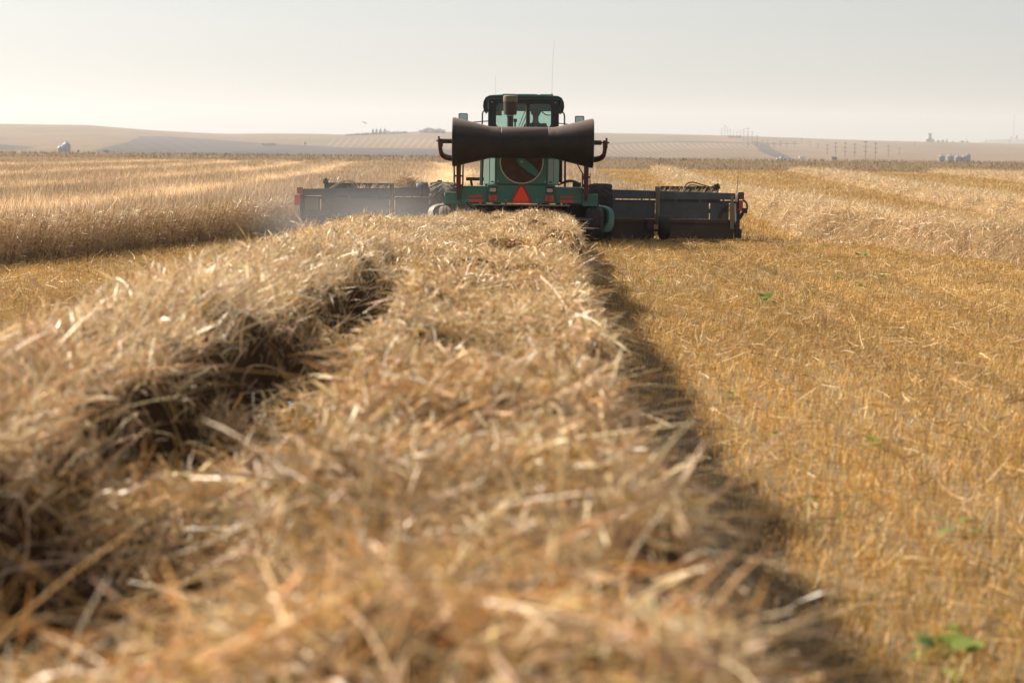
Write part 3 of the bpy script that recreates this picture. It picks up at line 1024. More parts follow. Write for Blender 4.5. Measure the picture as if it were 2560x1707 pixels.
# lamps, reflectors, sign
for sx in (-1, 1):
    x = sx * 0.548
    f = MB().box(x - 0.075, x + 0.075, -0.20, -0.152, 1.000, 1.125).build("work_lamp", M['cab'], T, bevel=0.008)
    MB().box(x - 0.058, x + 0.058, -0.212, -0.2005, 1.018, 1.092).build("lens", M['lamp_clear'], f, bevel=0.006)
    f = MB().box(x - 0.085, x + 0.085, -0.185, -0.152, 0.832, 0.965).build("tail_lamp", M['lamp_red'], T, bevel=0.012)
    MB().lathe([(0.036, -0.010), (0.040, 0.0)], (x, -0.1855, 0.898), 'y', 16).build("bulb_ring", M['reflector'], f)
    xx = sx * 0.88
    MB().box(xx - 0.135, xx + 0.135, -0.132, -0.1215, 0.905, 0.955).build("reflector", M['reflector'], T)
    MB().box(xx - 0.135, xx + 0.135, -0.132, -0.1215, 0.815, 0.870).build("reflector", M['reflector_orange'], T)


def tri(hw, h, c, z0):
    """truncated triangle outline"""
    return [(-hw + c * .5, z0), (hw - c * .5, z0), (hw, z0 + c * .87), (c * .5, z0 + h), (-c * .5, z0 + h), (-hw, z0 + c * .87)]


sg = MB().prism(tri(0.197, 0.360, 0.075, 0.805), 'y', -0.185, -0.178).build("slow_vehicle_sign", M['triangle_edge'], T)
MB().prism(tri(0.150, 0.275, 0.035, 0.842), 'y', -0.1895, -0.1855).build("sign_centre", M['triangle'], sg)
MB().prism([(-0.160, 0.812), (0.160, 0.812), (0.168, 0.834), (-0.168, 0.834)], 'y', -0.1893, -0.1855).build("sign_strip", M['triangle'], sg)
MB().box(-0.05, 0.05, -0.178, -0.15, 0.83, 1.0).build("sign_bracket", M['cab'], sg)

# --- engine hood with rotary screen
b = MB()
out = [(-0.50, -0.10), (0.50, -0.10), (0.62, 0.02), (0.73, 0.14), (0.73, 1.75), (-0.73, 1.75), (-0.73, 0.14), (-0.62, 0.02)]
b.prism(out, 'z', 1.152, 2.16)
hood = b.build("hood", M['teal'], T, bevel=0.012)
for sx in (-1, 1):
    vs = [(sx * 0.512, -0.094), (sx * 0.722, 0.116)]
    nrm = Vector((sx, -1, 0)).normalized() * 0.006
    q = [Vector((x, y, z)) + nrm * k for k in (0.3, 1.3) for (x, y) in vs for z in (1.17, 2.14)]
    pm = MB(); pm.add(q, [(0, 1, 3, 2), (4, 6, 7, 5), (0, 4, 5, 1), (2, 3, 7, 6), (0, 2, 6, 4), (1, 5, 7, 3)])
    pnl = pm.build("corner_panel", M['teal_pale'], hood)  # both corners carry the sunlit pale tone in their colour
    MB().box(sx * 0.56 - 0.03, sx * 0.56 + 0.03, -0.075, -0.058, 1.20, 1.225).build("latch", M['cab'], pnl)
cz = 1.600
MB().lathe([(0.405, -0.004), (0.405, 0.02)], (0.0, -0.115, cz), 'y', 64).build("radiator_screen", M['screen'], hood, smooth=True)
rg = MB().lathe([(0.405, 0.0), (0.405, -0.028), (0.424, -0.028), (0.424, 0.0)], (0.0, -0.101, cz), 'y', 64, closed=True)
rg.build("screen_ring", M['ring'], hood, smooth=True)
ang = math.radians(-38)
Mr = Matrix.Translation((0, -0.15, cz)) @ Matrix.Rotation(-ang, 4, 'Y')
pr = [(-0.10, 0.035), (0.0, 0.075), (0.20, 0.085), (0.40, 0.050), (0.40, -0.050), (0.20, -0.075), (0.0, -0.075), (-0.10, -0.035)]
a2 = MB().prism(pr, 'y', -0.012, 0.012)
a2.v = [tuple(Mr @ Vector(p_)) for p_ in a2.v]
arm = a2.build("screen_arm", M['teal'], hood, bevel=0.008)
MB().lathe([(0.012, -0.01), (0.022, -0.01), (0.022, 0.0), (0.012, 0.0)], (0, -0.165, cz), 'y', 16, closed=True).build("arm_hub", M['ring'], arm)
for sx in (-1, 1):
    for k in range(7):
        MB().box(sx * 0.728 - 0.004, sx * 0.728 + 0.004, 0.35, 1.5, 1.30 + 0.1 * k, 1.34 + 0.1 * k).build("side_louvre", M['cab'], hood)

# seams, hinges and bolt heads
b = MB()
b.box(-0.50, 0.50, -0.1035, -0.1005, 1.170, 1.178)
for x in (-0.492, 0.484):
    b.box(x, x + 0.008, -0.1035, -0.1005, 1.18, 2.12)
b.build("panel_seam", M['cab'], hood)
for x, z in ((-0.46, 1.22), (0.46, 1.22), (-0.46, 1.95), (0.46, 1.95)):
    MB().lathe([(0.012, -0.006), (0.012, 0.0)], (x, -0.1015, z), 'y', 8).build("bolt", M['ring'], hood)
for sx in (-1, 1):
    n_ = Vector((sx, -1, 0)).normalized()
    c_ = Vector((sx * 0.617, 0.011, 1.65)) + n_ * 0.009
    Mz = Matrix.Translation(c_) @ Matrix.Rotation(sx * math.radians(45), 4, 'Z')
    MB().box(-0.004, 0.004, -0.002, 0.002, -0.47, 0.47, Mz).build("panel_seam", M['cab'], hood)
for k in range(4):
    for sx in (-1, 1):
        x = 1.05 - 0.11 * k
        MB().tube(arc((sx * x, -0.02, 0.80), (sx * (x - 0.10), 0.10, 0.61), (sx * (x - 0.30), 0.35, 0.70), 8), 0.014, 6).build("drive_hose", M['hose'], T)
# --- air cleaner and exhaust pipe on the hood
ac = MB().lathe([(0.062, 0.0), (0.062, 0.36), (0.125, 0.365), (0.130, 0.42), (0.133, 0.62)], (-0.232, 0.5, 2.15), 'z', 28).build("air_cleaner", M['muffler'], T, smooth=True)
MB().lathe([(0.139, 0.0), (0.142, 0.09), (0.138, 0.11), (0.115, 0.125), (0.06, 0.13)], (-0.232, 0.5, 2.765), 'z', 28).build("cap", M['muffler_cap'], ac, smooth=True)
MB().lathe([(0.075, 0), (0.075, 0.012)], (-0.232, 0.5, 2.49), 'z', 20).build("clamp", M['ring'], ac)
ex = MB().tube([(0.115, 0.55, 2.15), (0.115, 0.55, 2.62), (0.113, 0.53, 2.69), (0.112, 0.46, 2.72), (0.112, 0.40, 2.72)], 0.042, 16, caps=False)
ex.build("exhaust_pipe", M['muffler'], T, smooth=True)
MB().lathe([(0.041, 0.0), (0.041, 0.01)], (0.112, 0.415, 2.72), 'y', 16).build("exhaust_outlet", M['hose'], T)

# --- cab
CX = 0.035
y0c, y1c = 2.0, 3.65
b = MB()
zt, zb = 2.83, 1.25


def rring(x0, x1, z0, z1, r, n=5):
    pts = []
    for cx_, cz_, a0 in ((x1 - r, z1 - r, 0), (x0 + r, z1 - r, 90), (x0 + r, z0 + r, 180), (x1 - r, z0 + r, 270)):
        for i in range(n + 1):
            a = math.radians(a0 + 90 * i / n)
            pts.append((cx_ + r * math.cos(a), cz_ + r * math.sin(a)))
    return pts


def frame_wall(b, outer, inner, y0, y1):
    """wall with a rounded window hole; outlines have equal counts"""
    n = len(outer)
    vs = [(x, y0, z) for x, z in outer] + [(x, y0, z) for x, z in inner] + [(x, y1, z) for x, z in outer] + [(x, y1, z) for x, z in inner]
    fs = []
    for i in range(n):
        j = (i + 1) % n
        fs += [(i, j, n + j, n + i), (2 * n + i, 3 * n + i, 3 * n + j, 2 * n + j), (n + i, n + j, 3 * n + j, 3 * n + i), (i, 2 * n + i, 2 * n + j, j)]
    b.add(vs, fs)


wx0, wx1, wz0, wz1 = CX - 0.552, CX + 0.552, 2.295, 2.765
outr = rring(CX - 0.715, CX + 0.715, 1.60, 2.875, 0.03)
inr = rring(wx0, wx1, wz0, wz1, 0.07)
frame_wall(b, outr, inr, y0c, y0c + 0.06)
# front wall frame with the big windshield
frame_wall(b, rring(CX - 0.715, CX + 0.715, 1.25, 2.875, 0.03), rring(CX - 0.66, CX + 0.66, 1.45, 2.80, 0.07), y1c - 0.06, y1c)
# corner posts, floor and lower sides
for sx in (-1, 1):
    xo = CX + sx * 0.70
    b.box(xo - 0.015, xo + 0.015, y0c + 0.06, y0c + 0.16, 1.6, 2.87)
    b.box(xo - 0.015, xo + 0.015, y1c - 0.16, y1c - 0.06, 1.3, 2.87)
    b.box(xo - 0.015, xo + 0.015, y0c + 0.16, y1c - 0.16, 1.25, 1.65)
    b.box(xo - 0.015, xo + 0.015, y0c + 0.16, y1c - 0.16, 2.78, 2.87)
b.box(CX - 0.70, CX + 0.70, y0c + 0.02, y1c - 0.07, 1.18, 1.25)
cab = b.build("cab", M['cab'], T, bevel=0.006)
for sx in (-1, 1):
    MB().lathe([(0.012, -0.004), (0.012, 0.003)], (CX + sx * 0.640, y0c - 0.003, 2.788), 'y', 10).build("bolt", M['ring'], cab)
MB().prism(rring(wx0 + 0.004, wx1 - 0.004, wz0 + 0.004, wz1 - 0.004, 0.066), 'y', y0c + 0.024, y0c + 0.030).build("rear_window", M['glass'], cab)
MB().box(CX - 0.655, CX + 0.655, y1c - 0.033, y1c - 0.027, 1.455, 2.795).build("windshield", M['glass'], cab)
for sx in (-1, 1):
    xo = CX + sx * 0.70
    MB().box(xo - 0.003, xo + 0.003, y0c + 0.163, y1c - 0.163, 1.655, 2.777).build("side_window", M['glass'], cab)
# roof: teal shell whose rims droop over the sides
pts = []
prof = [(-0.80, 2.60), (-0.822, 2.70), (-0.812, 2.80), (-0.77, 2.885), (-0.69, 2.925), (-0.4, 2.945), (0, 2.950), (0.4, 2.945), (0.69, 2.925), (0.77, 2.885), (0.812, 2.80), (0.822, 2.70), (0.80, 2.60),
        (0.765, 2.575), (0.735, 2.62), (0.735, 2.85), (-0.735, 2.85), (-0.735, 2.62), (-0.765, 2.575)]
rf = MB().prism([(CX + x, z) for x, z in prof], 'y', y0c - 0.02, y1c + 0.12)
roof = rf.build("roof", M['teal'], cab, bevel=0.01)
b = MB()
b.prism([(CX - 0.745, 2.868), (CX + 0.745, 2.868), (CX + 0.72, 2.905), (CX - 0.72, 2.905)], 'y', y0c - 0.028, y0c - 0.021)
for sx in (-1, 1):
    b.prism([(CX + sx * a, z) for a, z in ((0.742, 2.60), (0.765, 2.582), (0.795, 2.605), (0.815, 2.70), (0.805, 2.80), (0.765, 2.872), (0.742, 2.872))], 'y', y0c - 0.030, y0c - 0.0205)
b.build("roof_rim", M['cab'], cab)
for x0, x1 in ((-0.42, -0.16), (-0.12, 0.27), (0.33, 0.58)):
    MB().box(CX + x0, CX + x1, y0c + 0.15, y1c - 0.3, 2.935, 2.962).build("roof_hatch", M['teal_pale'], cab, bevel=0.008)
MB().box(CX - 0.68, CX + 0.68, y0c + 0.07, y1c - 0.62, 2.63, 2.86).build("roof_liner", M['liner'], cab, bevel=0.02)
for sx, zt_ in ((-1, 2.625), (1, 2.60)):
    xs = CX + sx * 0.715
    MB().tube([(xs, 2.25, zt_)] + [(xs + sx * 0.05, 2.25, zt_ + 0.01)] + arc((xs + sx * 0.07, 2.25, zt_), (xs + sx * 0.115, 2.25, zt_ - 0.01), (xs + sx * 0.118, 2.25, zt_ - 0.09), 5)
              + [(xs + sx * 0.128, 2.25, 1.75), (xs + sx * 0.09, 2.25, 1.68), (xs, 2.25, 1.68)], 0.015, 8).build("grab_rail", M['cab'], T, smooth=True)
# interior
st = MB()
st.box(0.06, 0.52, 2.35, 2.80, 1.70, 1.82); st.box(0.06, 0.52, 2.28, 2.38, 1.80, 2.24); st.box(0.16, 0.42, 2.42, 2.75, 1.25, 1.70)
st.build("operator_seat", M['liner'], T, bevel=0.03)
c = MB()
c.box(-0.05, 0.14, 3.18, 3.34, 1.25, 1.95)
c.tube([(0.10, 3.22, 1.92), (0.17, 3.10, 2.18)], 0.03, 8)
c.build("steering_console", M['cab'], T, bevel=0.01)
ring = [(0.25 + 0.19 * math.cos(a), 3.02 + 0.07 * math.sin(a), 2.20 + 0.10 * math.sin(a)) for a in np.linspace(0, 2 * math.pi, 25)]
MB().tube(ring, 0.014, 8, caps=False).build("steering_wheel", M['cab'], T)
c = MB(); c.box(-0.28, -0.02, 2.55, 2.95, 1.25, 2.20); c.tube([(-0.14, 2.75, 2.2), (-0.13, 2.74, 2.44)], 0.018, 8); c.box(-0.165, -0.095, 2.71, 2.77, 2.40, 2.47)
c.box(-0.30, -0.19, 2.6, 2.7, 2.2, 2.36)
c.build("control_console", M['cab'], T, bevel=0.012)
MB().box(-0.55, -0.41, 3.40, 3.42, 2.54, 2.67).build("sun_visor", M['yellow'], T, bevel=0.008)
wp = MB()
wp.tube([(-0.20, y1c + 0.03, 1.95), (0.10, y1c + 0.03, 2.72)], 0.008, 6); wp.tube([(-0.14, y1c + 0.05, 1.95), (0.16, y1c + 0.05, 2.72)], 0.008, 6)
wp.build("windshield_wiper", M['cab'], cab)
MB().tube(arc((0.42, 3.30, 2.64), (0.48, 3.30, 2.54), (0.60, 3.30, 2.56), 6), 0.012, 6).build("interior_mirror", M['cab'], cab)

# mirrors on the front corners
for sx, x, zt_ in ((-1, -1.205, 2.575), (1, 1.195, 2.545)):
    yy = 3.0
    f = MB().prism(rring(x - 0.097, x + 0.097, zt_ - 0.36, zt_, 0.03), 'y', yy, yy + 0.05).build("mirror", M['cab'], T, bevel=0.006)
    MB().prism(rring(x - 0.082, x + 0.082, zt_ - 0.345, zt_ - 0.016, 0.025), 'y', yy - 0.004, yy - 0.001).build("mirror_glass", M['mirror'], f)
    MB().tube([(x, yy + 0.03, zt_ - 0.2), (x, yy + 0.09, zt_ - 0.2), (CX + sx * 0.72, yy + 0.4, zt_ - 0.15)], 0.012, 6).build("mirror_arm", M['cab'], f)

MB().tube([(-0.545, 2.9, 2.93), (-0.545, 2.9, 3.34)], 0.0019, 5).build("antenna", M['rod'], T)
an = MB().tube([(0.612, 2.6, 2.945), (0.615, 2.6, 3.4), (0.63, 2.6, 3.8), (0.655, 2.6, 4.08)], [0.0026, 0.0022, 0.0018, 0.0014], 5).build("antenna", M['rod'], T)
MB().lathe([(0.02, 0), (0.024, 0.02), (0.012, 0.05)], (0.612, 2.6, 2.935), 'z', 10).build("antenna_base", M['hose'], an)

# --- swath roller: black double cone on red arms
rx, ry, rz = 0.018, -1.0, 1.965
prof = [(0.30, -1.325), (0.440, -1.338), (0.462, -1.330), (0.466, -1.300), (0.305, -0.640), (0.298, -0.600), (0.298, -0.425), (0.293, -0.420), (0.293, -0.412), (0.298, -0.406),
        (0.298, 0.462), (0.294, 0.468), (0.294, 0.474), (0.298, 0.480), (0.298, 0.590), (0.305, 0.625), (0.466, 1.300), (0.462, 1.330), (0.440, 1.338), (0.30, 1.325)]
ro = MB().lathe(prof, (rx, ry, rz), 'x', 72).build("swath_roller", M['roller'], T, smooth=True)
for k in range(10):
    a = 2 * math.pi * k / 10 + 0.2
    for xo in (-0.445, 0.50):
        MB().lathe([(0.010, -0.002), (0.008, 0.006)], (rx + xo, ry + 0.298 * math.cos(a), rz + 0.298 * math.sin(a)), 'y', 6).build("rivet", M['steel_dark'], ro)
for sx in (-1, 1):
    MB().lathe([(0.044, 0), (0.044, 0.155)] if sx > 0 else [(0.044, -0.20), (0.044, 0)], (rx + sx * 1.335, ry, rz + 0.015), 'x', 16).build("hub_sleeve", M['hose'], ro, smooth=True)
    MB().lathe([(0.016, 0), (0.016, 0.30 if sx > 0 else -0.30)], (rx + sx * 1.34, ry, rz + 0.015), 'x', 10).build("axle", M['steel_dark'], ro)
    xe = rx + sx * (1.565 if sx < 0 else 1.555)
    xi = rx + sx * 1.23
    path = [(xe + sx * 0.01, ry, rz + 0.06), (xe + sx * 0.01, ry, rz - 0.02), (xe + sx * 0.0, ry + 0.02, rz - 0.13)] + \
        arc((xe - sx * 0.015, ry + 0.05, rz - 0.21), (xe - sx * 0.05, ry + 0.10, rz - 0.30), (xe - sx * 0.22, ry + 0.30, rz - 0.31), 6) + [(xi, ry + 0.72, rz - 0.33)]
    am = MB().tube(path, 0.03, flat=(0.075, 0.085)).build("roller_arm", M['red'], T, bevel=0.006)
    MB().box(xe - 0.04, xe + 0.05, ry - 0.05, ry + 0.05, rz - 0.09, rz + 0.05).build("bearing_block", M['red'], am, bevel=0.008)
    MB().lathe([(0.018, -0.02), (0.018, 0.05)], (xe + sx * 0.03, ry, rz + 0.055), 'z', 8).build("grease_cap", M['steel_dark'], am)
    po = MB()
    po.box(xi - 0.045, xi + 0.045, -0.33, -0.23, 0.98, rz - 0.28)
    post = po.build("roller_post", M['red'], T, bevel=0.008)
    b = MB()
    for dz in (1.12, 1.30):
        b.box(xi - 0.085, xi + 0.085, -0.345, -0.22, dz, dz + 0.035)
    b.tube([(xi + 0.075, -0.28, 1.06), (xi + 0.075, -0.28, 1.40)], 0.010, 6); b.tube([(xi - 0.075, -0.28, 1.06), (xi - 0.075, -0.28, 1.40)], 0.010, 6)
    b.build("clamp_bracket", M['red'], post)
    MB().box(xi - 0.03, xi + 0.03, -0.23, -0.13, 0.86, 1.10).build("post_foot", M['steel_dark'], post)
MB().tube(arc((1.05, -0.45, 1.60), (1.16, -0.40, 1.40), (1.20, -0.36, 1.36), 6) + arc((1.19, -0.36, 1.30), (1.15, -0.36, 1.18), (1.22, -0.36, 1.14), 4), 0.012, 6).build("chain", M['steel_dark'], T)

# --- handrails and hoses on the rear deck
b = MB()
for pth in ([(-1.30, 1.6, 1.10), (-1.345, 1.6, 1.18), (-1.345, 1.6, 1.95)], [(-1.165, 1.4, 1.12), (-1.165, 1.4, 1.66)], [(-1.165, 1.4, 1.60), (-0.80, 1.4, 1.635)],
            [(-0.815, 1.4, 1.12), (-0.805, 1.4, 1.64)], [(-0.80, 1.4, 1.66), (-0.60, 1.4, 1.70)]):
    b.tube(pth, 0.018, 8)
b.build("handrail", M['teal'], T)
MB().tube([(-0.775, 1.0, 1.12), (-0.765, 1.0, 1.75)], 0.020, 8).build("deck_post", M['cab'], T)
MB().tube([(0.875, 1.4, 1.10), (0.872, 1.4, 1.75)], 0.020, 8).build("deck_post", M['cab'], T)
b = MB()
for k in range(3):
    b.tube(arc((0.74, 0.9 + 0.15 * k, 1.14), (0.95, 0.9, 1.26 + 0.03 * k), (1.14, 0.8 + 0.2 * k, 1.19), 8), 0.011, 6)
b.box(1.02, 1.18, 0.8, 1.2, 1.11, 1.20)
b.build("hydraulic_hose", M['hose'], T)
b = MB()
b.box(0.74, 0.80, 0.4, 1.3, 1.2, 1.75)
b.build("side_tank", M['cab'], T, bevel=0.02)
MB().box(-1.16, 1.16, 0.12, 2.0, 1.05, 1.10).build("deck", M['teal'], T, bevel=0.008)


# --- wheels
def tyre_mesh(R, Wd, rim, lug, nl):
    b = MB()
    h = Wd / 2
    b.lathe([(rim, -h * 0.80), (rim + 0.04, -h * 0.95), (R * 0.80, -h), (R * 0.93, -h * 0.93), (R * 0.965, -h * 0.75), (R * 0.975, 0), (R * 0.965, h * 0.75), (R * 0.93, h * 0.93),
             (R * 0.80, h), (rim + 0.04, h * 0.95), (rim, h * 0.80)], (0, 0, 0), 'x', 48, closed=True)
    for k in range(nl):
        for sd in (-1, 1):
            a0 = 2 * math.pi * (k + (0.5 if sd > 0 else 0)) / nl
            q = []
            for i, (fx, fa, top) in enumerate(((0.02, 0.0, 1), (0.5, 0.20, 1), (0.98, 0.36, 0.97))):
                for wv in (-0.055, 0.055):
                    for rr in (R * 0.955 * top, R * top * (1.0 if lug else 0.98)):
                        a = a0 + fa + wv
                        q.append((sd * fx * h, rr * math.cos(a), rr * math.sin(a)))
            n0 = 4
            fs = []
            for i in range(2):
                o_ = i * 4
                fs += [(o_ + 1, o_ + 3, o_ + 7, o_ + 5), (o_, o_ + 1, o_ + 5, o_ + 4), (o_ + 3, o_ + 2, o_ + 6, o_ + 7)]
            fs += [(0, 2, 3, 1), (8, 9, 11, 10)]
            if lug: b.add(q, fs)
    return b


for sx, mat in ((-1, M['rubber_dusty_lit']), (1, M['rubber'])):
    wz = 0.59
    w_ = empty("drive_wheel", (sx * 1.595, 1.75, wz)); w_.parent = T
    tyre_mesh(0.59, 0.47, 0.30, True, 22).build("tyre", mat, w_, smooth=False)
    MB().lathe([(0.30, -0.16), (0.28, -0.12), (0.12, -0.05), (0.0, -0.05), (0.0, 0.05), (0.12, 0.05), (0.28, 0.12), (0.30, 0.16)], (0, 0, 0), 'x', 32).build("rim", M['white_rail'], w_, smooth=True)
for sx, mat, fm in ((-1, M['rubber_dusty_lit'], M['steel_tan']), (1, M['rubber_dusty_lit'] if False else M['rubber'], M['teal'])):
    cw = empty("caster_wheel", (sx * 1.425, -0.02, 0.37)); cw.parent = T
    h = 0.165
    MB().lathe([(0.18, -h * 0.8), (0.22, -h), (0.31, -h), (0.345, -h * 0.86), (0.362, -h * 0.55), (0.357, -h * 0.5), (0.357, -h * 0.42), (0.37, -h * 0.38), (0.37, -0.02), (0.364, -0.015), (0.364, 0.015), (0.37, 0.02),
                (0.37, h * 0.38), (0.357, h * 0.42), (0.357, h * 0.5), (0.362, h * 0.55), (0.345, h * 0.86), (0.31, h), (0.22, h), (0.18, h * 0.8)], (0, 0, 0), 'x', 48, closed=True).build("tyre", mat, cw, smooth=True)
    MB().lathe([(0.18, -0.12), (0.06, -0.06), (0.0, -0.06), (0.0, 0.06), (0.06, 0.06), (0.18, 0.12)], (0, 0, 0), 'x', 28).build("rim", M['white_rail'], cw, smooth=True)
    s_ = sx
    path = [(s_ * 0.02, 0.42, 0.40), (s_ * 0.06, 0.30, 0.375)] + arc((s_ * 0.14, 0.22, 0.365), (s_ * 0.34, 0.18, 0.36), (s_ * 0.325, 0.12, 0.17), 8) + \
        arc((s_ * 0.315, 0.08, 0.06), (s_ * 0.27, 0.03, -0.06), (s_ * 0.20, 0.0, -0.02), 5)
    MB().tube(path, 0.05, flat=(0.17, 0.045)).build("fork", fm, cw, bevel=0.008)
    MB().tube([(s_ * 0.02, 0.36, 0.33), (s_ * 0.02, 0.36, 0.62)], 0.055, 14).build("swivel", fm, cw, smooth=True)
    MB().box(-0.09, 0.09, 0.10, 0.42, 0.40, 0.56).build("beam_bracket", M['steel_dark'], cw, bevel=0.01)

# --- header: grey back sheet in panels, skirt, deck, ends, reel
HY = 4.0
hd = MB()
hd.box(-4.55, 4.55, HY + 0.05, HY + 0.16, 0.76, 0.80)
hd.box(-4.55, 4.55, HY + 1.55, HY + 1.62, 0.10, 0.16)
for x in (-4.6, 4.57):
    hd.prism([(HY, 0.12), (HY + 1.9, 0.08), (HY + 1.9, 0.25), (HY + 1.2, 0.62), (HY + 0.3, 0.95), (HY, 0.95)], 'x', x, x + 0.03)
header = hd.build("header", M['steel_dark'], T, bevel=0.006)
header.location = (0, -1.5, 0.0525)
header.scale = (0.97, 1.0, 0.97)


def topz(x):
    return 1.065 - 0.02 * abs(x)


for x0, x1, name in ((-4.58, -2.76, 0), (-2.66, -0.95, 1), (0.95, 2.84, 2), (2.92, 4.52, 3)):
    # upper sheet, slightly leaning, with a folded top lip
    b = MB()
    z0, z1 = topz(x0), topz(x1)
    y = HY
    vs = [(x0, y - 0.03, 0.835), (x1, y - 0.03, 0.835), (x1, y - 0.005, z1), (x0, y - 0.005, z0), (x0, y + 0.05, z0), (x1, y + 0.05, z1), (x0, y + 0.05, 0.835), (x1, y + 0.05, 0.835)]
    b.add(vs, [(0, 1, 2, 3), (3, 2, 5, 4), (4, 5, 7, 6), (6, 7, 1, 0), (0, 3, 4, 6), (1, 7, 5, 2)])
    b.build("upper_panel", M['steel'], header, bevel=0.006)
    b = MB()
    seams = {0: [-4.50, -4.22, -2.76], 1: [-2.66, -0.95], 2: [0.95, 2.84], 3: [2.92, 3.98, 4.40]}[name]
    for s0, s1 in zip(seams[:-1], seams[1:]):
        b.box(s0 + 0.012, s1 - 0.012, y, y + 0.03, 0.425 if s1 - s0 > 0.6 else 0.40, 0.785)
    b.build("lower_panel", M['steel'], header, bevel=0.004)
    MB().tube([(x0 + 0.02, y - 0.035, 0.808), (x1 - 0.02, y - 0.035, 0.800)], 0.013, 8).build("rear_pipe", M['steel_dark'], header)
    for k in range(3):
        xc = x0 + (k + 0.7) * (x1 - x0) / 3.2
        MB().box(xc - 0.02, xc + 0.02, y - 0.05, y, 0.77, 0.845).build("pipe_clip", M['steel'], header)
    MB().box(x0 + 0.05, x1 - 0.02, y + 0.04, y + 0.07, 0.0, 0.42).build("skirt", M['rust'], header, bevel=0.004)
    MB().box(x0, x1, y - 0.01, y + 0.10, 0.335, 0.405).build("skirt_rail", M['rust'], header, bevel=0.004)
    MB().box(x0, x1, y + 0.12, y + 1.5, 0.30, 0.36).build("draper_deck", M['rubber_belt'], header)
for x, mt in ((-2.71, M['steel_tan']), (2.88, M['steel_tan'])):
    b = MB()
    b.box(x - 0.042, x + 0.042, HY - 0.09, HY + 0.02, 0.30, 1.08)
    b.box(x - 0.055, x + 0.02, HY - 0.10, HY + 0.01, 0.98, 1.10)
    b.tube([(x + 0.02, HY - 0.10, 0.75), (x - 0.03, HY - 0.11, 0.30)], 0.014, 6)
    b.build("hinge_post", mt if x > 0 else M['steel_dark'], header, bevel=0.006)
    MB().box(x + 0.01, x + 0.03, HY - 0.105, HY - 0.091, 0.72, 1.09).build("bright_edge", M['steel_tan'], header)
# gauge wheel behind the right wing and feed opening frame
MB().lathe([(0.16, -0.10), (0.24, -0.11), (0.26, -0.07), (0.26, 0.07), (0.24, 0.11), (0.16, 0.10)], (3.02, HY - 0.35, 0.26), 'x', 28).build("gauge_wheel", M['rubber'], header, smooth=True)
MB().box(2.65, 2.80, HY - 0.25, HY - 0.05, 0.20, 0.42).build("wheel_arm", M['red'], header, bevel=0.008)
b = MB()
b.box(-0.95, -0.88, HY - 0.05, HY + 0.4, 0.2, 1.02); b.box(0.88, 0.95, HY - 0.05, HY + 0.4, 0.2, 1.05); b.box(-0.95, 0.95, HY - 0.05, HY + 0.1, 0.98, 1.06)
b.build("feed_frame", M['steel_dark'], header, bevel=0.008)
# machinery left of centre: pale motor drum, bracket, tan post
dr = MB().lathe([(0.14, -0.12), (0.155, -0.10), (0.155, 0.10), (0.14, 0.12)], (-2.07, HY - 0.16, 0.985), 'x', 28).build("motor_drum", M['steel'], header, smooth=True)
MB().lathe([(0.158, -0.01), (0.158, 0.01)], (-2.07, HY - 0.16, 0.985), 'x', 28).build("band", M['steel_dark'], dr)
MB().box(-1.76, -1.66, HY - 0.1, HY - 0.04, 0.88, 1.19).build("bracket_post", M['steel_tan'], header, bevel=0.008)
b = MB()
b.lathe([(0.07, -0.05), (0.07, 0.05)], (-1.45, HY - 0.05, 1.05), 'x', 16); b.box(-1.62, -1.15, HY - 0.06, HY + 0.02, 0.88, 1.02); b.tube([(-1.3, HY - 0.1, 1.0), (-1.3, HY - 0.1, 1.14)], 0.03, 10)
b.build("gearbox", M['rust'], header, bevel=0.006)
# lift arms between chassis and header
for sx in (-1, 1):
    MB().tube([(sx * 0.75, 1.8, 0.70), (sx * 0.80, HY - 1.52, 0.55)], 0.06, flat=(0.10, 0.14)).build("lift_arm", M['steel_dark'], T, bevel=0.008)
MB().box(-1.12, -0.56, HY - 1.8, HY - 1.7, 1.20, 1.27).build("lift_linkage", M['rust'], T, bevel=0.008)
b = MB(); b.tube([(-1.02, HY - 1.75, 1.20), (-0.98, HY - 1.7, 1.02)], 0.025, 8); b.tube([(-0.7, HY - 1.75, 1.20), (-0.72, HY - 1.7, 1.02)], 0.025, 8)
b.build("link_rod", M['steel_dark'], T)
# header ends
lm = MB().prism(rring(-4.72, -4.585, 0.865, 1.005, 0.025), 'y', HY - 0.07, HY + 0.05).build("marker_lamp", M['lamp_amber'], header, bevel=0.01)
MB().lathe([(0.03, -0.012), (0.035, 0)], (-4.65, HY - 0.071, 0.94), 'y', 14).build("bulb_ring", M['reflector_orange'], lm)
MB().box(-4.765, -4.640, HY - 0.06, HY - 0.045, 0.635, 0.845).build("end_reflector", M['reflector_orange'], header)
MB().prism(rring(4.565, 4.700, 0.845, 1.000, 0.03), 'y', HY - 0.07, HY + 0.05).build("marker_lamp", M['brown_lamp'], header, bevel=0.01)
MB().prism(rring(4.59, 4.675, 0.60, 0.83, 0.02), 'y', HY - 0.08, HY - 0.02).build("end_reflector", M['reflector'], header, bevel=0.008)
b = MB()
b.tube(arc((4.67, HY - 0.05, 0.83), (4.78, HY - 0.05, 0.80), (4.765, HY - 0.05, 0.64), 8), 0.022, 8)
b.box(4.655, 4.770, HY - 0.08, HY - 0.01, 0.555, 0.665)
b.tube([(4.68, HY - 0.05, 0.56), (4.60, HY - 0.03, 0.44)], 0.04, 8)
b.build("end_handle", M['hose'], header, bevel=0.004)
b = MB()
b.prism([(4.395, 0.66), (4.42, 0.87), (4.435, 0.915), (4.475, 0.915), (4.495, 0.62), (4.495, 0.22), (4.415, 0.22)], 'y', HY - 0.075, HY - 0.055)
b.build("end_plate", M['steel_tan'], header, bevel=0.003)
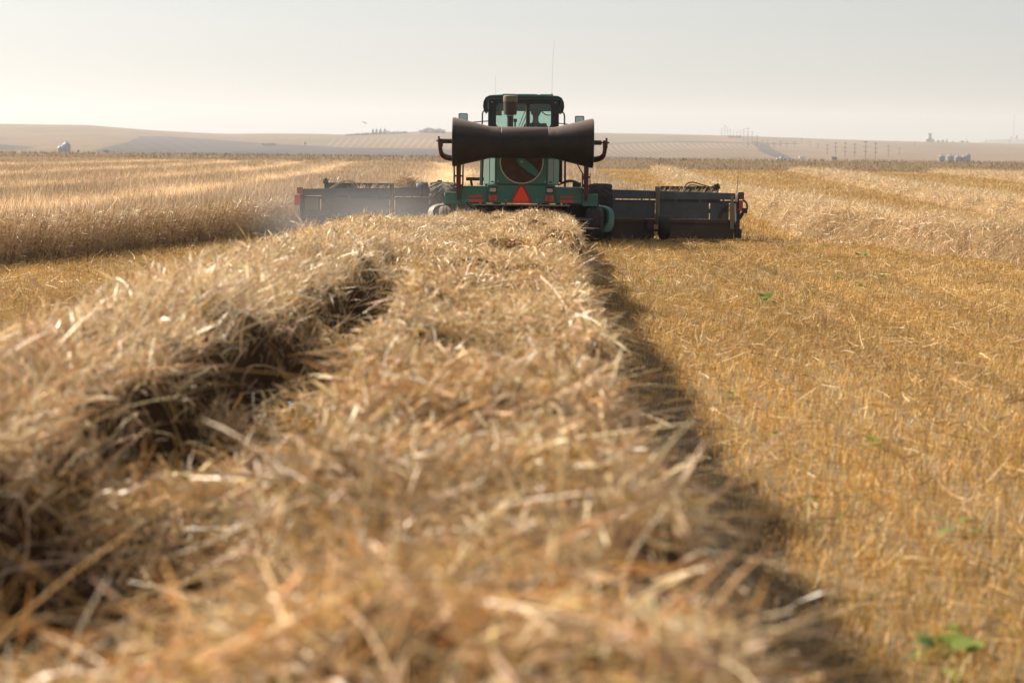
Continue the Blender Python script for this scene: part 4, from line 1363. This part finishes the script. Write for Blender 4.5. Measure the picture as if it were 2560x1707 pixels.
b = MB(); b.box(4.545, 4.62, HY - 0.03, HY + 0.5, 0.05, 0.80); b.box(4.53, 4.66, HY - 0.06, HY + 0.3, 0.03, 0.22)
b.build("end_divider", M['steel_dark'], header, bevel=0.006)
b = MB(); b.box(-4.66, -4.585, HY - 0.02, HY + 0.5, 0.05, 0.86); b.tube([(-4.60, HY - 0.04, 0.86), (-4.64, HY - 0.05, 0.6), (-4.61, HY - 0.05, 0.3), (-4.64, HY - 0.05, 0.12)], 0.022, 6)
b.build("end_divider", M['rust'], header, bevel=0.006)
MB().box(-4.54, -4.27, HY - 0.028, HY - 0.002, 0.55, 0.79).build("end_cover", M['steel_tan'], header, bevel=0.004)
b = MB()
for dx in (0, 0.035):
    b.tube(arc((-4.19 + dx, HY - 0.05, 0.80), (-4.16 + dx, HY - 0.05, 0.68), (-4.03 + dx, HY - 0.05, 0.61), 6)[:-1] + arc((-4.03 + dx, HY - 0.05, 0.61), (-3.93 + dx, HY - 0.05, 0.53), (-4.06 + dx, HY - 0.05, 0.44), 6), 0.012, 6)
b.build("wing_hose", M['hose'], header)
b = MB()
for dx in (0, 0.04):
    b.tube(arc((4.40, HY - 0.06, 0.70 + dx), (4.20, HY - 0.08, 0.58 + dx), (4.22 - dx, HY - 0.05, 0.45), 8), 0.012, 6)
b.tube(arc((4.40, HY - 0.06, 0.62), (4.28, HY - 0.08, 0.55), (4.24, HY - 0.05, 0.66), 6), 0.011, 6)
b.build("wing_hose", M['hose'], header)
b = MB()
for dx in (0, 0.05):
    b.tube(arc((-4.05 + dx, HY + 0.1, 0.97), (-3.65 + dx, HY + 0.3, 1.30), (-3.52 + dx * 1.6, HY + 0.3, 1.02), 10), 0.012, 6)
b.build("reel_hose", M['hose_pale'], header)
b = MB()
for dx in (0, 0.06):
    b.tube(arc((3.42 + dx, HY + 0.1, 0.98), (3.45 + dx, HY + 0.2, 1.26 - dx), (3.75, HY + 0.3, 1.17 - dx), 8)[:-1] + arc((3.75, HY + 0.3, 1.17 - dx), (3.95, HY + 0.3, 1.10), (4.2, HY + 0.35, 1.06), 6), 0.013, 6)
b.build("reel_hose", M['hose'], header)
MB().tube([(4.56, HY + 0.1, 0.98), (4.575, HY + 0.1, 1.25), (4.58, HY + 0.1, 1.41)], 0.007, 5).build("marker_whip", M['hose'], header)
# pick-up reel halves
for x0, x1 in ((-4.22, -2.72), (-2.55, -0.9), (1.0, 2.80), (2.95, 4.25)):
    rl = MB()
    ryc, rzc, rr = HY + 0.98, (0.575 if abs(x0 + x1) > 5.5 else 0.47), 0.50
    rl.tube([(x0, ryc, rzc), (x1, ryc, rzc)], 0.05, 10)
    for k in range(6):
        a = math.radians(90 + 60 * k)
        yb, zb_ = ryc + rr * math.cos(a), rzc + rr * math.sin(a)
        rl.box(x0, x1, yb - 0.03, yb + 0.03, zb_ - (0.13 if k == 0 else 0.035), zb_ + 0.02)
        for xe in (x0 + 0.03, (x0 + x1) / 2, x1 - 0.03):
            rl.tube([(xe, ryc, rzc), (xe, yb, zb_)], 0.016, 6)
    reel = rl.build("reel", M['steel_dark'], header)
    tn = MB()
    xx = x0 + 0.06
    while xx < x1:
        for k in range(6):
            a = math.radians(90 + 60 * k)
            yb, zb_ = ryc + rr * math.cos(a), rzc + rr * math.sin(a)
            tn.tube([(xx, yb, zb_), (xx + 0.01, yb + 0.04, zb_ - 0.22)], 0.007, 4)
        xx += 0.16
    tn.build("tines", M['hose'], reel)
for x, hh in ((-4.16, 1.20), (4.14, 1.15), (4.19, 1.17)):
    b = MB(); b.box(x - 0.022, x + 0.022, HY + 0.55, HY + 0.62, 0.6, hh); b.box(x - 0.05, x + 0.05, HY + 0.5, HY + 0.66, hh - 0.12, hh - 0.06)
    b.tube([(x - 0.06, HY + 0.6, hh - 0.04), (x + 0.06, HY + 0.6, hh - 0.04)], 0.014, 6)
    b.build("reel_arm", M['steel_dark'], header)

# straw lying on the header
H = Heap()
n = 1900
x = np.concatenate([rng.normal(-2.30, 0.20, 1100), rng.uniform(-2.6, -1.2, 800)])
hh = 0.97 + 0.24 * np.exp(-((x + 2.32) / 0.22) ** 2) + 0.05 * rng.random(n)
z = 0.93 + (hh - 0.93) * rng.random(n) ** 0.6
y = MY + HY - 1.42 + rng.uniform(0, 0.4, n)
d = sph(rng.uniform(0, 6.28, n), rng.normal(0.2, 0.5, n))
H.add(*ribbons(np.stack([x + MX, y, z], -1), d, rng.uniform(0.08, 0.25, n), rng.uniform(0.004, 0.009, n), rng.normal(0, 0.3, (n, 3)) - np.array([0, 0, 0.2]), 3,
               palette(n, {'brown': 4, 'amber': 2, 'tan': 2, 'deep': 2.5})))
o = H.obj("straw_clump", M['straw'], origin=(MX - 2.3, MY + HY + 0.2, 0.95))
tag(o, "brown heap of chaff and straw caught on the header beside the left wheel", "straw")
for x0, x1, lab in ((-4.2, -2.7, "ragged straw lying along the top of the header's left wing"), (1.0, 4.4, "thin fringe of straw along the top of the header's right wing")):
    H = Heap()
    n = int(330 * (x1 - x0) / 1.5)
    x = rng.uniform(x0, x1, n) if x0 > 0 else x0 + (x1 - x0) * rng.random(n) ** 0.6
    k = vnoise(x * 3.0, x * 0 + 5) > 0.35
    x = x[k]; n = len(x)
    z = 1.0 - 0.02 * np.abs(x) + rng.uniform(0.0, 0.05, n)
    d = np.stack([rng.normal(0.5, 0.4, n), rng.normal(0, 0.3, n), rng.uniform(0.15, 0.9, n)], -1)
    H.add(*ribbons(np.stack([x + MX, MY + HY - 1.47 + rng.uniform(0, 0.25, n), z], -1), d, rng.uniform(0.06, 0.20, n), rng.uniform(0.004, 0.007, n), rng.normal(0, 0.25, (n, 3)), 3,
                   palette(n, {'cream': 4, 'tan': 3, 'gold': 1})))
    o = H.obj("loose_straw", M['straw'], origin=(MX + (x0 + x1) / 2, MY + HY, 1.0))
    tag(o, lab, "straw")

# ------------------------------------------------------------------ the driver
def skinned(name, pts, edges, radii, mat, parent=None, sub=2, loc=None):
    me = bpy.data.meshes.new(name)
    me.from_pydata(pts, edges, [])
    o = link(name, me, mat, parent)
    sk = o.modifiers.new("skin", 'SKIN')
    lay = me.skin_vertices[0] if me.skin_vertices else None
    if lay is None:
        bm = bmesh.new(); bm.from_mesh(me); bm.verts.layers.skin.verify(); bm.to_mesh(me); bm.free()
        lay = me.skin_vertices[0]
    for i, r in enumerate(radii):
        r = r if isinstance(r, tuple) else (r, r)
        lay.data[i].radius = r
    lay.data[0].use_root = True
    sk.use_smooth_shade = True
    s_ = o.modifiers.new("smooth", 'SUBSURF')
    s_.levels = s_.render_levels = sub
    if loc: o.location = loc
    return o


PXc = MX + 0.285
po = empty("person", (PXc, MY + 2.56, 1.82))
tag(po, "driver with grey tousled hair and a blue shirt, seated in the swather's cab", "person")
P_, E_, R_ = [], [], []


def pt(p, r, prev=None):
    P_.append(p); R_.append(r)
    if prev is not None: E_.append((prev, len(P_) - 1))
    return len(P_) - 1


pel = pt((0, 0, 0.08), (0.15, 0.11))
wa = pt((0, 0.00, 0.24), (0.135, 0.10), pel)
ch = pt((0, -0.01, 0.42), (0.15, 0.105), wa)
nb = pt((0, -0.015, 0.565), (0.075, 0.065), ch)
nk = pt((0, 0.0, 0.635), (0.058, 0.058), nb)
jw = pt((0, 0.025, 0.70), (0.066, 0.080), nk)
hc = pt((0, 0.012, 0.785), (0.076, 0.095), jw)
ht = pt((0, 0.0, 0.85), (0.060, 0.075), hc)
ns = pt((0, 0.125, 0.745), 0.012, jw)
for sx in (-1, 1):
    er = pt((sx * 0.088, 0.0, 0.75), (0.014, 0.024), hc)
    sh_ = pt((sx * 0.185, -0.01, 0.50), 0.066, ch)
    el_ = pt((sx * 0.27, 0.10, 0.27), 0.046, sh_)
    wr = pt((sx * 0.165, 0.36, 0.37), 0.030, el_)
    pm_ = pt((sx * 0.150, 0.43, 0.40), (0.034, 0.020), wr)
    for k in range(4):
        f1 = pt((sx * (0.115 + 0.022 * k), 0.485, 0.425 - 0.004 * k), 0.0095, pm_)
        f2 = pt((sx * (0.115 + 0.022 * k), 0.500 + 0.003 * (k % 2), 0.395), 0.0085, f1)
    th = pt((sx * 0.105, 0.43, 0.385), 0.011, pm_)
    hp = pt((sx * 0.10, 0.03, 0.05), 0.095, pel)
    kn = pt((sx * 0.16, 0.46, 0.07), 0.066, hp)
    ak = pt((sx * 0.15, 0.52, -0.38), 0.042, kn)
    ft = pt((sx * 0.16, 0.66, -0.43), 0.034, ak)
skinned("body", P_, E_, R_, M['skin'], po)
sp = [(0, 0, 0.02), (0, 0.0, 0.24), (0, -0.012, 0.42), (0, -0.018, 0.545)]
se = [(0, 1), (1, 2), (2, 3)]
sr = [(0.165, 0.125), (0.15, 0.115), (0.165, 0.12), (0.088, 0.078)]
for sx in (-1, 1):
    sp += [(sx * 0.187, -0.012, 0.50), (sx * 0.27, 0.10, 0.27), (sx * 0.215, 0.25, 0.325)]
    i = len(sp)
    se += [(2, i - 3), (i - 3, i - 2), (i - 2, i - 1)]
    sr += [0.078, 0.058, 0.050]
skinned("shirt", sp, se, sr, M['shirt'], po)
tp = [(0, 0, 0.06)]; te_ = []; trr = [(0.165, 0.125)]
for sx in (-1, 1):
    tp += [(sx * 0.10, 0.03, 0.05), (sx * 0.16, 0.46, 0.07), (sx * 0.15, 0.52, -0.32)]
    i = len(tp)
    te_ += [(0, i - 3), (i - 3, i - 2), (i - 2, i - 1)]
    trr += [0.105, 0.075, 0.058]
skinned("trousers", tp, te_, trr, M['trousers'], po)
# tousled hair: a shell of short tufts over the scalp
bmh = bmesh.new()
bmesh.ops.create_icosphere(bmh, subdivisions=4, radius=1.0)
for v in bmh.verts:
    x, y, z = v.co
    k = 1 + 0.55 * (fbm(np.array(x * 5 + 9), np.array(z * 5 + y * 4)))
    v.co = Vector((x * 0.098 * k, y * 0.112 * k - 0.012, z * 0.108 * k + 0.80))
geom = [v for v in bmh.verts if (v.co.z < 0.69) or (v.co.y > 0.055 and v.co.z < 0.82)]
bmesh.ops.delete(bmh, geom=geom, context='VERTS')
me = bpy.data.meshes.new("hair"); bmh.to_mesh(me); bmh.free()
o = link("hair", me, M['hair'], po)
sd = o.modifiers.new("thickness", 'SOLIDIFY'); sd.thickness = 0.012

# ------------------------------------------------------------------ far things
ORD = ["first", "second", "third", "fourth", "fifth", "sixth", "seventh", "eighth", "ninth", "tenth", "eleventh", "twelfth", "thirteenth", "fourteenth", "fifteenth",
       "sixteenth", "seventeenth", "eighteenth", "nineteenth", "twentieth"]
POLES = []
for zx, t_, b_ in ((145, 120, 215), (190, 85, 225), (232, 100, 230), (270, 140, 280), (318, 165, 290), (368, 175, 290), (415, 150, 230), (468, 130, 290), (530, 120, 310), (592, 165, 330),
                   (665, 230, 410), (740, 300, 480), (820, 330, 500), (910, 360, 550), (1005, 380, 560), (1103, 370, 560), (1213, 390, 570), (1318, 400, 560), (1438, 415, 590), (1555, 400, 590),
                   (1695, 360, 590), (1820, 330, 570), (1958, 330, 590), (2103, 345, 600)):
    POLES.append((1780 + zx / 5.88, 300 + t_ / 5.88, 300 + b_ / 5.88))
for zx, t_, b_ in ((25, 430, 720), (172, 450, 725), (360, 490, 740), (520, 540, 760), (740, 600, 760), (965, 620, 750), (1215, 640, 730), (1500, 640, 715), (1785, 675, 740), (2128, 655, 750)):
    POLES.append((2160 + zx / 5.88, 280 + t_ / 5.88, 280 + b_ / 5.88))
NP = len(POLES)
for i, (px, yt, yb) in enumerate(POLES):
    hpx = max(yb - yt, 15)
    Yp = float(np.clip(11.5 * F / hpx, 1350, 2950))
    a = slope(px, yt)[0]
    zb_ = float(terr(np.array(a), np.array(Yp)))
    ztp = at(px, yt, Yp).z
    hgt = max(ztp - zb_, 5.0)
    pl = empty("power_pole", (a * Yp, Yp, zb_))
    MB().tube([(0, 0, -0.5), (0, 0, hgt)], [0.20, 0.14], 7).build("mast", M['pole'], pl)
    for k, dz in enumerate((0.5, 3.4, 6.0)):
        if hgt - dz > 3:
            MB().box(-1.3, 1.3, -0.1, 0.1, hgt - dz - 0.13, hgt - dz + 0.13).build("crossarm", M['pole'], pl)
    j = NP - 1 - i
    lab = f"power pole on the far slope, {ORD[i]} from the hilltop end of the line" if i < 17 else f"power pole on the far slope, {ORD[j]} from the low right end of the line"
    tag(pl, lab, "power pole", "power poles across the far hills")


def bin_(px, yb, Yd, dia, wall, roofh, lab, grp, mat=None):
    a = slope(px, yb)[0]
    z0 = float(terr(np.array(a), np.array(Yd)))
    o = empty("grain_bin", (a * Yd, Yd, z0))
    r = dia / 2
    pr = [(r * (1.0 + 0.012 * (k % 2)), wall * k / 10) for k in range(11)]
    MB().lathe(pr, (0, 0, 0), 'z', 24).build("wall", mat or M['galv'], o, smooth=True)
    MB().lathe([(r * 1.04, wall), (r * 0.55, wall + roofh * 0.55), (r * 0.16, wall + roofh), (r * 0.16, wall + roofh * 1.15)], (0, 0, 0), 'z', 24).build("roof", mat or M['galv'], o, smooth=True)
    tag(o, lab, "grain bin", grp)
    return o


# pair of bins at the foot of the left hill
bin_(150, 370, 1300, 2.6, 2.2, 1.1, "small white grain bin in front of the tall one on the left hill", "grain bins below the left hill")
bin_(158, 371, 1310, 4.2, 2.4, 1.4, "middle grey grain bin between the small and the tall one, left hill", "grain bins below the left hill")
bin_(166, 371, 1330, 4.6, 3.8, 1.6, "tallest bluish grain bin at the foot of the left hill", "grain bins below the left hill")
for i, px in enumerate((932, 941, 951, 962)):
    bin_(px, 337, 2930, 2.7 + 0.2 * (i > 0), 5.2, 1.8, f"slim grey grain bin on the ridge, {ORD[i]} from the left in the row of four", "row of bins on the ridge", M['blue_grey'])
for i, (px, d_, w_h) in enumerate(((2353, 3.8, 2.6), (2375, 4.1, 2.8), (2394, 3.6, 2.4), (2411, 3.4, 2.6), (2419, 3.0, 3.4))):
    bin_(px, 412, 1290 - 12 * (i == 1), d_, w_h, 1.1, f"shiny galvanised grain bin beyond the field edge, {ORD[i]} from the left in its row", "galvanised bins by the power line")
bin_(762, 371, 2100, 2.2, 2.2, 0.8, "lone pale grain bin on the grey ploughed slope", "grain bins below the left hill")

# grain elevator beyond the ridge
Ye = 3700
pe = at(2324, 358, Ye)
ae = pe.x / Ye
ze = float(terr(np.array(ae), np.array(float(Ye))))
el = empty("grain_elevator", (pe.x, Ye, ze))
hE = at(2324, 335, Ye).z - ze
MB().box(-2.0, 2.0, -3, 3, 0, hE).build("tower", M['blue_grey'], el)
MB().prism([(-6.2, 0), (6.2, 0), (6.2, hE * 0.30), (2.4, hE * 0.46), (-2.4, hE * 0.46), (-6.2, hE * 0.30)], 'y', -5, 5).build("storage_shed", M['blue_grey'], el)
MB().box(-2.5, 2.6, -1.2, 1.2, hE, hE + 1.1).build("headhouse", M['blue_grey'], el)
MB().tube([(2.0, 0, hE * 0.97), (5.5, 0, hE + 1.2)], 0.22, 6).build("spout", M['blue_grey'], el)
tag(el, "blue-grey grain elevator tower standing on the skyline ridge", "grain elevator")
for i, px in enumerate((2345, 2356, 2366, 2382, 2405, 2418)):
    a = slope(px, 357)[0]
    z0 = float(terr(np.array(a), np.array(3720.0)))
    w_, h_ = (5, 4, 3.2, 3, 6, 3)[i] , (2.2, 3.2, 2.6, 1.8, 2.2, 1.8)[i]
    sh = empty("farm_shed", (a * 3720, 3720, z0))
    MB().box(-w_ / 2, w_ / 2, -3, 3, -0.5, h_ * 0.65 + 0.6).build("wall", M['blue_grey'], sh)
    MB().prism([(-w_ / 2 - 0.2, h_ * 0.65 + 0.6), (w_ / 2 + 0.2, h_ * 0.65 + 0.6), (0, h_ + 0.6)], 'y', -3.2, 3.2).build("roof", M['grey_shed'], sh)
    tag(sh, f"tiny grey shed on the skyline, {ORD[i]} to the right of the grain elevator", "shed", "sheds along the skyline")

# mast and huts on the far hill
zm = far_top_z(2534, 5900)
am_ = slope(2534, 347)[0]
mt_ = empty("radio_mast", (am_ * 5900, 5900, zm))
hM = at(2534, 287, 5900).z - zm
MB().tube([(0, 0, -1), (0, 0, hM * 0.5), (1.2, 0, hM)], [0.75, 0.65, 0.5], 6).build("lattice_mast", M['blue_grey'], mt_)
b = MB()
for k in range(9):
    zz = hM * (0.08 + 0.1 * k)
    b.tube([(-1.0, 0, zz), (1.0, 0, zz + 1.5)], 0.15, 4)
b.build("cross_brace", M['blue_grey'], mt_)
tag(mt_, "thin tall radio mast on the dark far hill", "radio mast")
for i, (px, w_, h_) in enumerate(((2528, 3.5, 7), (2541, 6, 8.5))):
    a = slope(px, 347)[0]
    z0 = far_top_z(px, 5900)
    hu = empty("equipment_hut", (a * 5900, 5900, z0))
    MB().box(-w_ / 2, w_ / 2, -2.5, 2.5, -1, h_ * 0.6).build("wall", M['blue_grey'], hu)
    MB().box(-w_ / 4, w_ / 3, -1.5, 1.5, h_ * 0.6, h_).build("rooftop_unit", M['blue_grey'], hu)
    tag(hu, ("small hut left of the radio mast on the far hill", "larger hut right of the radio mast on the far hill")[i], "hut")


# parked vehicles and sheds near the foot of the slope
def far_base(px, py, Yd):
    a = slope(px, py)[0]
    return (a * Yd, Yd, float(terr(np.array(a), np.array(float(Yd)))))


def pickup(loc, lab, rz=0.0, s=1.0):
    o = empty("pickup_truck", loc, rz)
    MB().prism([(-2.6, 0.45), (2.6, 0.45), (2.6, 1.05), (1.2, 1.15), (0.7, 1.8), (-0.7, 1.85), (-0.9, 1.15), (-2.6, 1.15)], 'y', -0.9, 0.9).build("body", M['white'], o, bevel=0.05)
    MB().prism([(1.08, 1.2), (0.62, 1.72), (-0.62, 1.76), (-0.78, 1.2)], 'y', -0.91, 0.91).build("window", M['grey_shed'], o)
    for x in (-1.7, 1.7):
        for y in (-0.8, 0.8):
            MB().lathe([(0.38, -0.12), (0.40, 0), (0.38, 0.12)], (x, y, 0.40), 'y', 16).build("wheel", M['rubber'], o)
    tag(o, lab, "pickup truck")


pickup(far_base(1954, 404, 1230), "white pickup parked just beyond the field edge below the grey gully")
l_ = far_base(2006, 397, 1360)
sh = empty("stock_trailer", l_)
MB().box(-1.9, 1.9, -1.1, 1.1, 0.5, 1.7).build("body", M['white'], sh, bevel=0.05)
MB().lathe([(0.35, -1.15), (0.35, 1.15)], (-0.3, 0, 0.36), 'y', 12).build("wheel", M['rubber'], sh)
tag(sh, "faint pale trailer parked at the foot of the power line slope", "trailer")
sh = empty("grey_shed", far_base(2085, 402, 1330))
MB().box(-1.4, 1.4, -1.5, 1.5, 0.0, 1.55).build("wall", M['grey_shed'], sh)
MB().prism([(-1.55, 1.55), (1.55, 1.55), (1.4, 1.75), (-1.4, 1.75)], 'y', -1.6, 1.6).build("roof", M['grey_shed'], sh)
tag(sh, "small dark grey shed between two power poles beyond the field", "shed")
sh = empty("field_box", far_base(196, 374, 1290))
MB().box(-0.45, 0.45, -0.4, 0.4, 0, 1.0).build("body", M['grey_shed'], sh, bevel=0.03)
MB().box(-0.5, 0.5, -0.45, 0.45, 1.0, 1.1).build("lid", M['grey_shed'], sh)
tag(sh, "tiny dark box right of the grain bins on the left hill", "box")


def leafy(name, blobs, loc, col, n_per, size, lab, cat, kind=None, seedv=0):
    """clumps of small leaf faces; blobs = (x, y, z, rx, ry, rz)"""
    H = Heap()
    for (x, y, z, ax, ay, az_) in blobs:
        n = n_per
        v = unit(rng.standard_normal((n, 3))) * (0.45 + 0.6 * rng.random((n, 1)) ** 0.6) * np.array([ax, ay, az_])
        p = v + np.array([x, y, z])
        p = p[p[:, 2] > 0]
        n = len(p)
        c = np.array(col) * (1 + 0.35 * rng.standard_normal((n, 1))).clip(0.4, 1.8)
        H.add(*ribbons(p, rng.standard_normal((n, 3)), size, size * 0.7, 0.2 * rng.standard_normal((n, 3)), 2, c))
    o = H.obj(name, M['tree'])
    o.location = loc
    tag(o, lab, cat, kind=kind)
    return o


# shelterbelt and grove on the left ridge
Yb = 2900
bl = []
for px in np.arange(868, 1022, 2.0):
    a = slope(px, 342)[0]
    base = terr(np.array(a), np.array(float(Yb)))
    hgt = np.interp(px, [868, 890, 930, 965, 980, 1000, 1022], [0.8, 1.6, 2.2, 3.6, 3.2, 2.4, 1.5]) * random.uniform(0.7, 1.2)
    bl.append((a * Yb, Yb - random.uniform(0, 40), float(base) + hgt * 0.5, 1.3, 2.0, hgt * 0.62))
leafy("shelterbelt", bl, (0, 0, 0), (0.075, 0.082, 0.062), 45, 0.7, "long low belt of dark bushes under the four ridge bins", "shelterbelt", 'stuff')
bl = []
for px in np.arange(1058, 1112, 2.2):
    a = slope(px, 340)[0]
    base = terr(np.array(a), np.array(2870.0))
    hgt = np.interp(px, [1056, 1064, 1100, 1112], [3.5, 5.4, 5.2, 3.2]) * random.uniform(0.85, 1.1)
    bl.append((a * 2870, 2870, float(base) + hgt * 0.5, 1.8, 3.0, hgt * 0.62))
leafy("grove", bl, (0, 0, 0), (0.07, 0.07, 0.075), 60, 0.8, "dense dark grove on the ridge beside the pale barn", "grove", 'stuff')
lb = far_base(1053, 342, 2840)
sh = empty("barn", lb)
MB().box(-2.4, 2.4, -3, 3, 0, 2.6).build("wall", M['white'], sh)
MB().prism([(-2.6, 2.6), (2.6, 2.6), (0, 4.0)], 'y', -3.2, 3.2).build("roof", M['grey_shed'], sh)
tag(sh, "pale barn at the left end of the ridge grove", "barn")
pw = empty("utility_pole", far_base(1046, 332, 2960))
MB().tube([(0, 0, -0.5), (0, 0, 4.0)], 0.13, 6).build("mast", M['pole'], pw)
MB().box(-0.8, 0.8, -0.1, 0.1, 3.4, 3.6).build("crossarm", M['pole'], pw)
tag(pw, "single thin pole on the ridge left of the pale barn", "pole")
for px, py, Yd, w_, h_, lab in ((263, 377, 1290, 1.9, 1.4, "round dark bush at the left tip of the ploughed slope"),):
    l_ = far_base(px, py, Yd)
    leafy("bush", [(0, 0, h_ * 0.45, w_, w_, h_ * 0.6), (0.9, 0, h_ * 0.35, w_ * 0.6, w_, h_ * 0.45)], l_, (0.07, 0.062, 0.062), 160, 0.35, lab, "bush")
l_ = far_base(672, 370, 2000)
leafy("farmyard_trees", [(-4.5 + 1.4 * k, 0, 1.0, 1.2, 1.2, random.uniform(0.9, 1.8)) for k in range(8)], l_, (0.09, 0.10, 0.10), 70, 0.45, "bluish clump of trees around a farmyard on the ploughed slope", "trees", 'stuff')
l_ = far_base(1836, 347, 2800)
leafy("copse", [(-7 + 1.8 * k, 0, 1.3, 1.6, 2.0, random.uniform(1.3, 2.4)) for k in range(9)], l_, (0.10, 0.10, 0.085), 60, 0.6, "grey-green copse near the hilltop under the power line", "copse", 'stuff')

# bird gliding over the ridge
bp = at(912, 307, 140)
bd = empty("bird", bp)
bd.rotation_euler = (0, math.radians(24), math.radians(15))
bm_ = MB().lathe([(0.002, -0.20), (0.030, -0.10), (0.040, 0.0), (0.030, 0.08), (0.012, 0.14), (0.002, 0.17)], (0, 0, 0), 'y', 10).build("body", M['bird'], bd, smooth=True)
for sx in (-1, 1):
    wv = [(0, -0.06, 0), (0, 0.07, 0), (sx * 0.11, 0.09, 0.02), (sx * 0.20, 0.01, 0.015), (sx * 0.10, -0.05, 0.015)]
    w_ = MB(); w_.add(wv + [(x, y, z - 0.008) for x, y, z in wv], [(0, 1, 2, 3, 4), (9, 8, 7, 6, 5)] + [(i, i + 5, (i + 1) % 5 + 5, (i + 1) % 5) for i in range(5)])
    w_.build("wing", M['bird'], bd)
tag(bd, "small grey bird gliding in the pale sky above the left ridge", "bird")

# ------------------------------------------------------------------ haze over the plain, dust round the header
hz = MB().box(-7000, 7000, -60, 7300, -120, 130).build("haze", None)
m = bpy.data.materials.new("haze_air"); m.use_nodes = True
N, L = m.node_tree.nodes, m.node_tree.links
N.remove(N["Principled BSDF"])
pv = N.new("ShaderNodeVolumePrincipled")
pv.inputs["Color"].default_value = (0.90, 0.92, 0.96, 1)
pv.inputs["Density"].default_value = 0.000115
pv.inputs["Anisotropy"].default_value = 0.2
L.new(pv.outputs[0], N["Material Output"].inputs["Volume"])
hz.data.materials.append(m)
tag(hz, kind='stuff')

bmd = bmesh.new()
bmesh.ops.create_icosphere(bmd, subdivisions=3, radius=1.0)
me = bpy.data.meshes.new("dust"); bmd.to_mesh(me); bmd.free()
du = link("dust", me)
du.location = (-3.0, 47.6, 0.35)
du.scale = (3.7, 2.6, 1.30)
m = bpy.data.materials.new("chaff_dust"); m.use_nodes = True
N, L = m.node_tree.nodes, m.node_tree.links
N.remove(N["Principled BSDF"])
pv = N.new("ShaderNodeVolumePrincipled")
pv.inputs["Color"].default_value = (0.78, 0.77, 0.79, 1)
pv.inputs["Anisotropy"].default_value = 0.3
tc = N.new("ShaderNodeTexCoord")
ln = N.new("ShaderNodeVectorMath"); ln.operation = 'LENGTH'
L.new(tc.outputs["Object"], ln.inputs[0])
fo = N.new("ShaderNodeMapRange"); fo.interpolation_type = 'SMOOTHSTEP'
fo.inputs[1].default_value, fo.inputs[2].default_value = 0.15, 1.0
fo.inputs[3].default_value, fo.inputs[4].default_value = 1.0, 0.0
L.new(ln.outputs["Value"], fo.inputs[0])
no = N.new("ShaderNodeTexNoise"); no.inputs["Scale"].default_value = 2.2; no.inputs["Detail"].default_value = 3
L.new(tc.outputs["Object"], no.inputs["Vector"])
nr = N.new("ShaderNodeMapRange"); nr.inputs[1].default_value, nr.inputs[2].default_value = 0.20, 0.70
L.new(no.outputs["Fac"], nr.inputs[0])
mu = N.new("ShaderNodeMath"); mu.operation = 'MULTIPLY'
L.new(fo.outputs[0], mu.inputs[0]); L.new(nr.outputs[0], mu.inputs[1])
m3 = N.new("ShaderNodeMath"); m3.operation = 'MULTIPLY'; m3.inputs[1].default_value = 0.16
L.new(mu.outputs[0], m3.inputs[0]); L.new(m3.outputs[0], pv.inputs["Density"])
L.new(pv.outputs[0], N["Material Output"].inputs["Volume"])
me.materials.append(m)
tag(du, "thin drifting chaff dust behind the left wing of the header", "dust", kind='stuff')
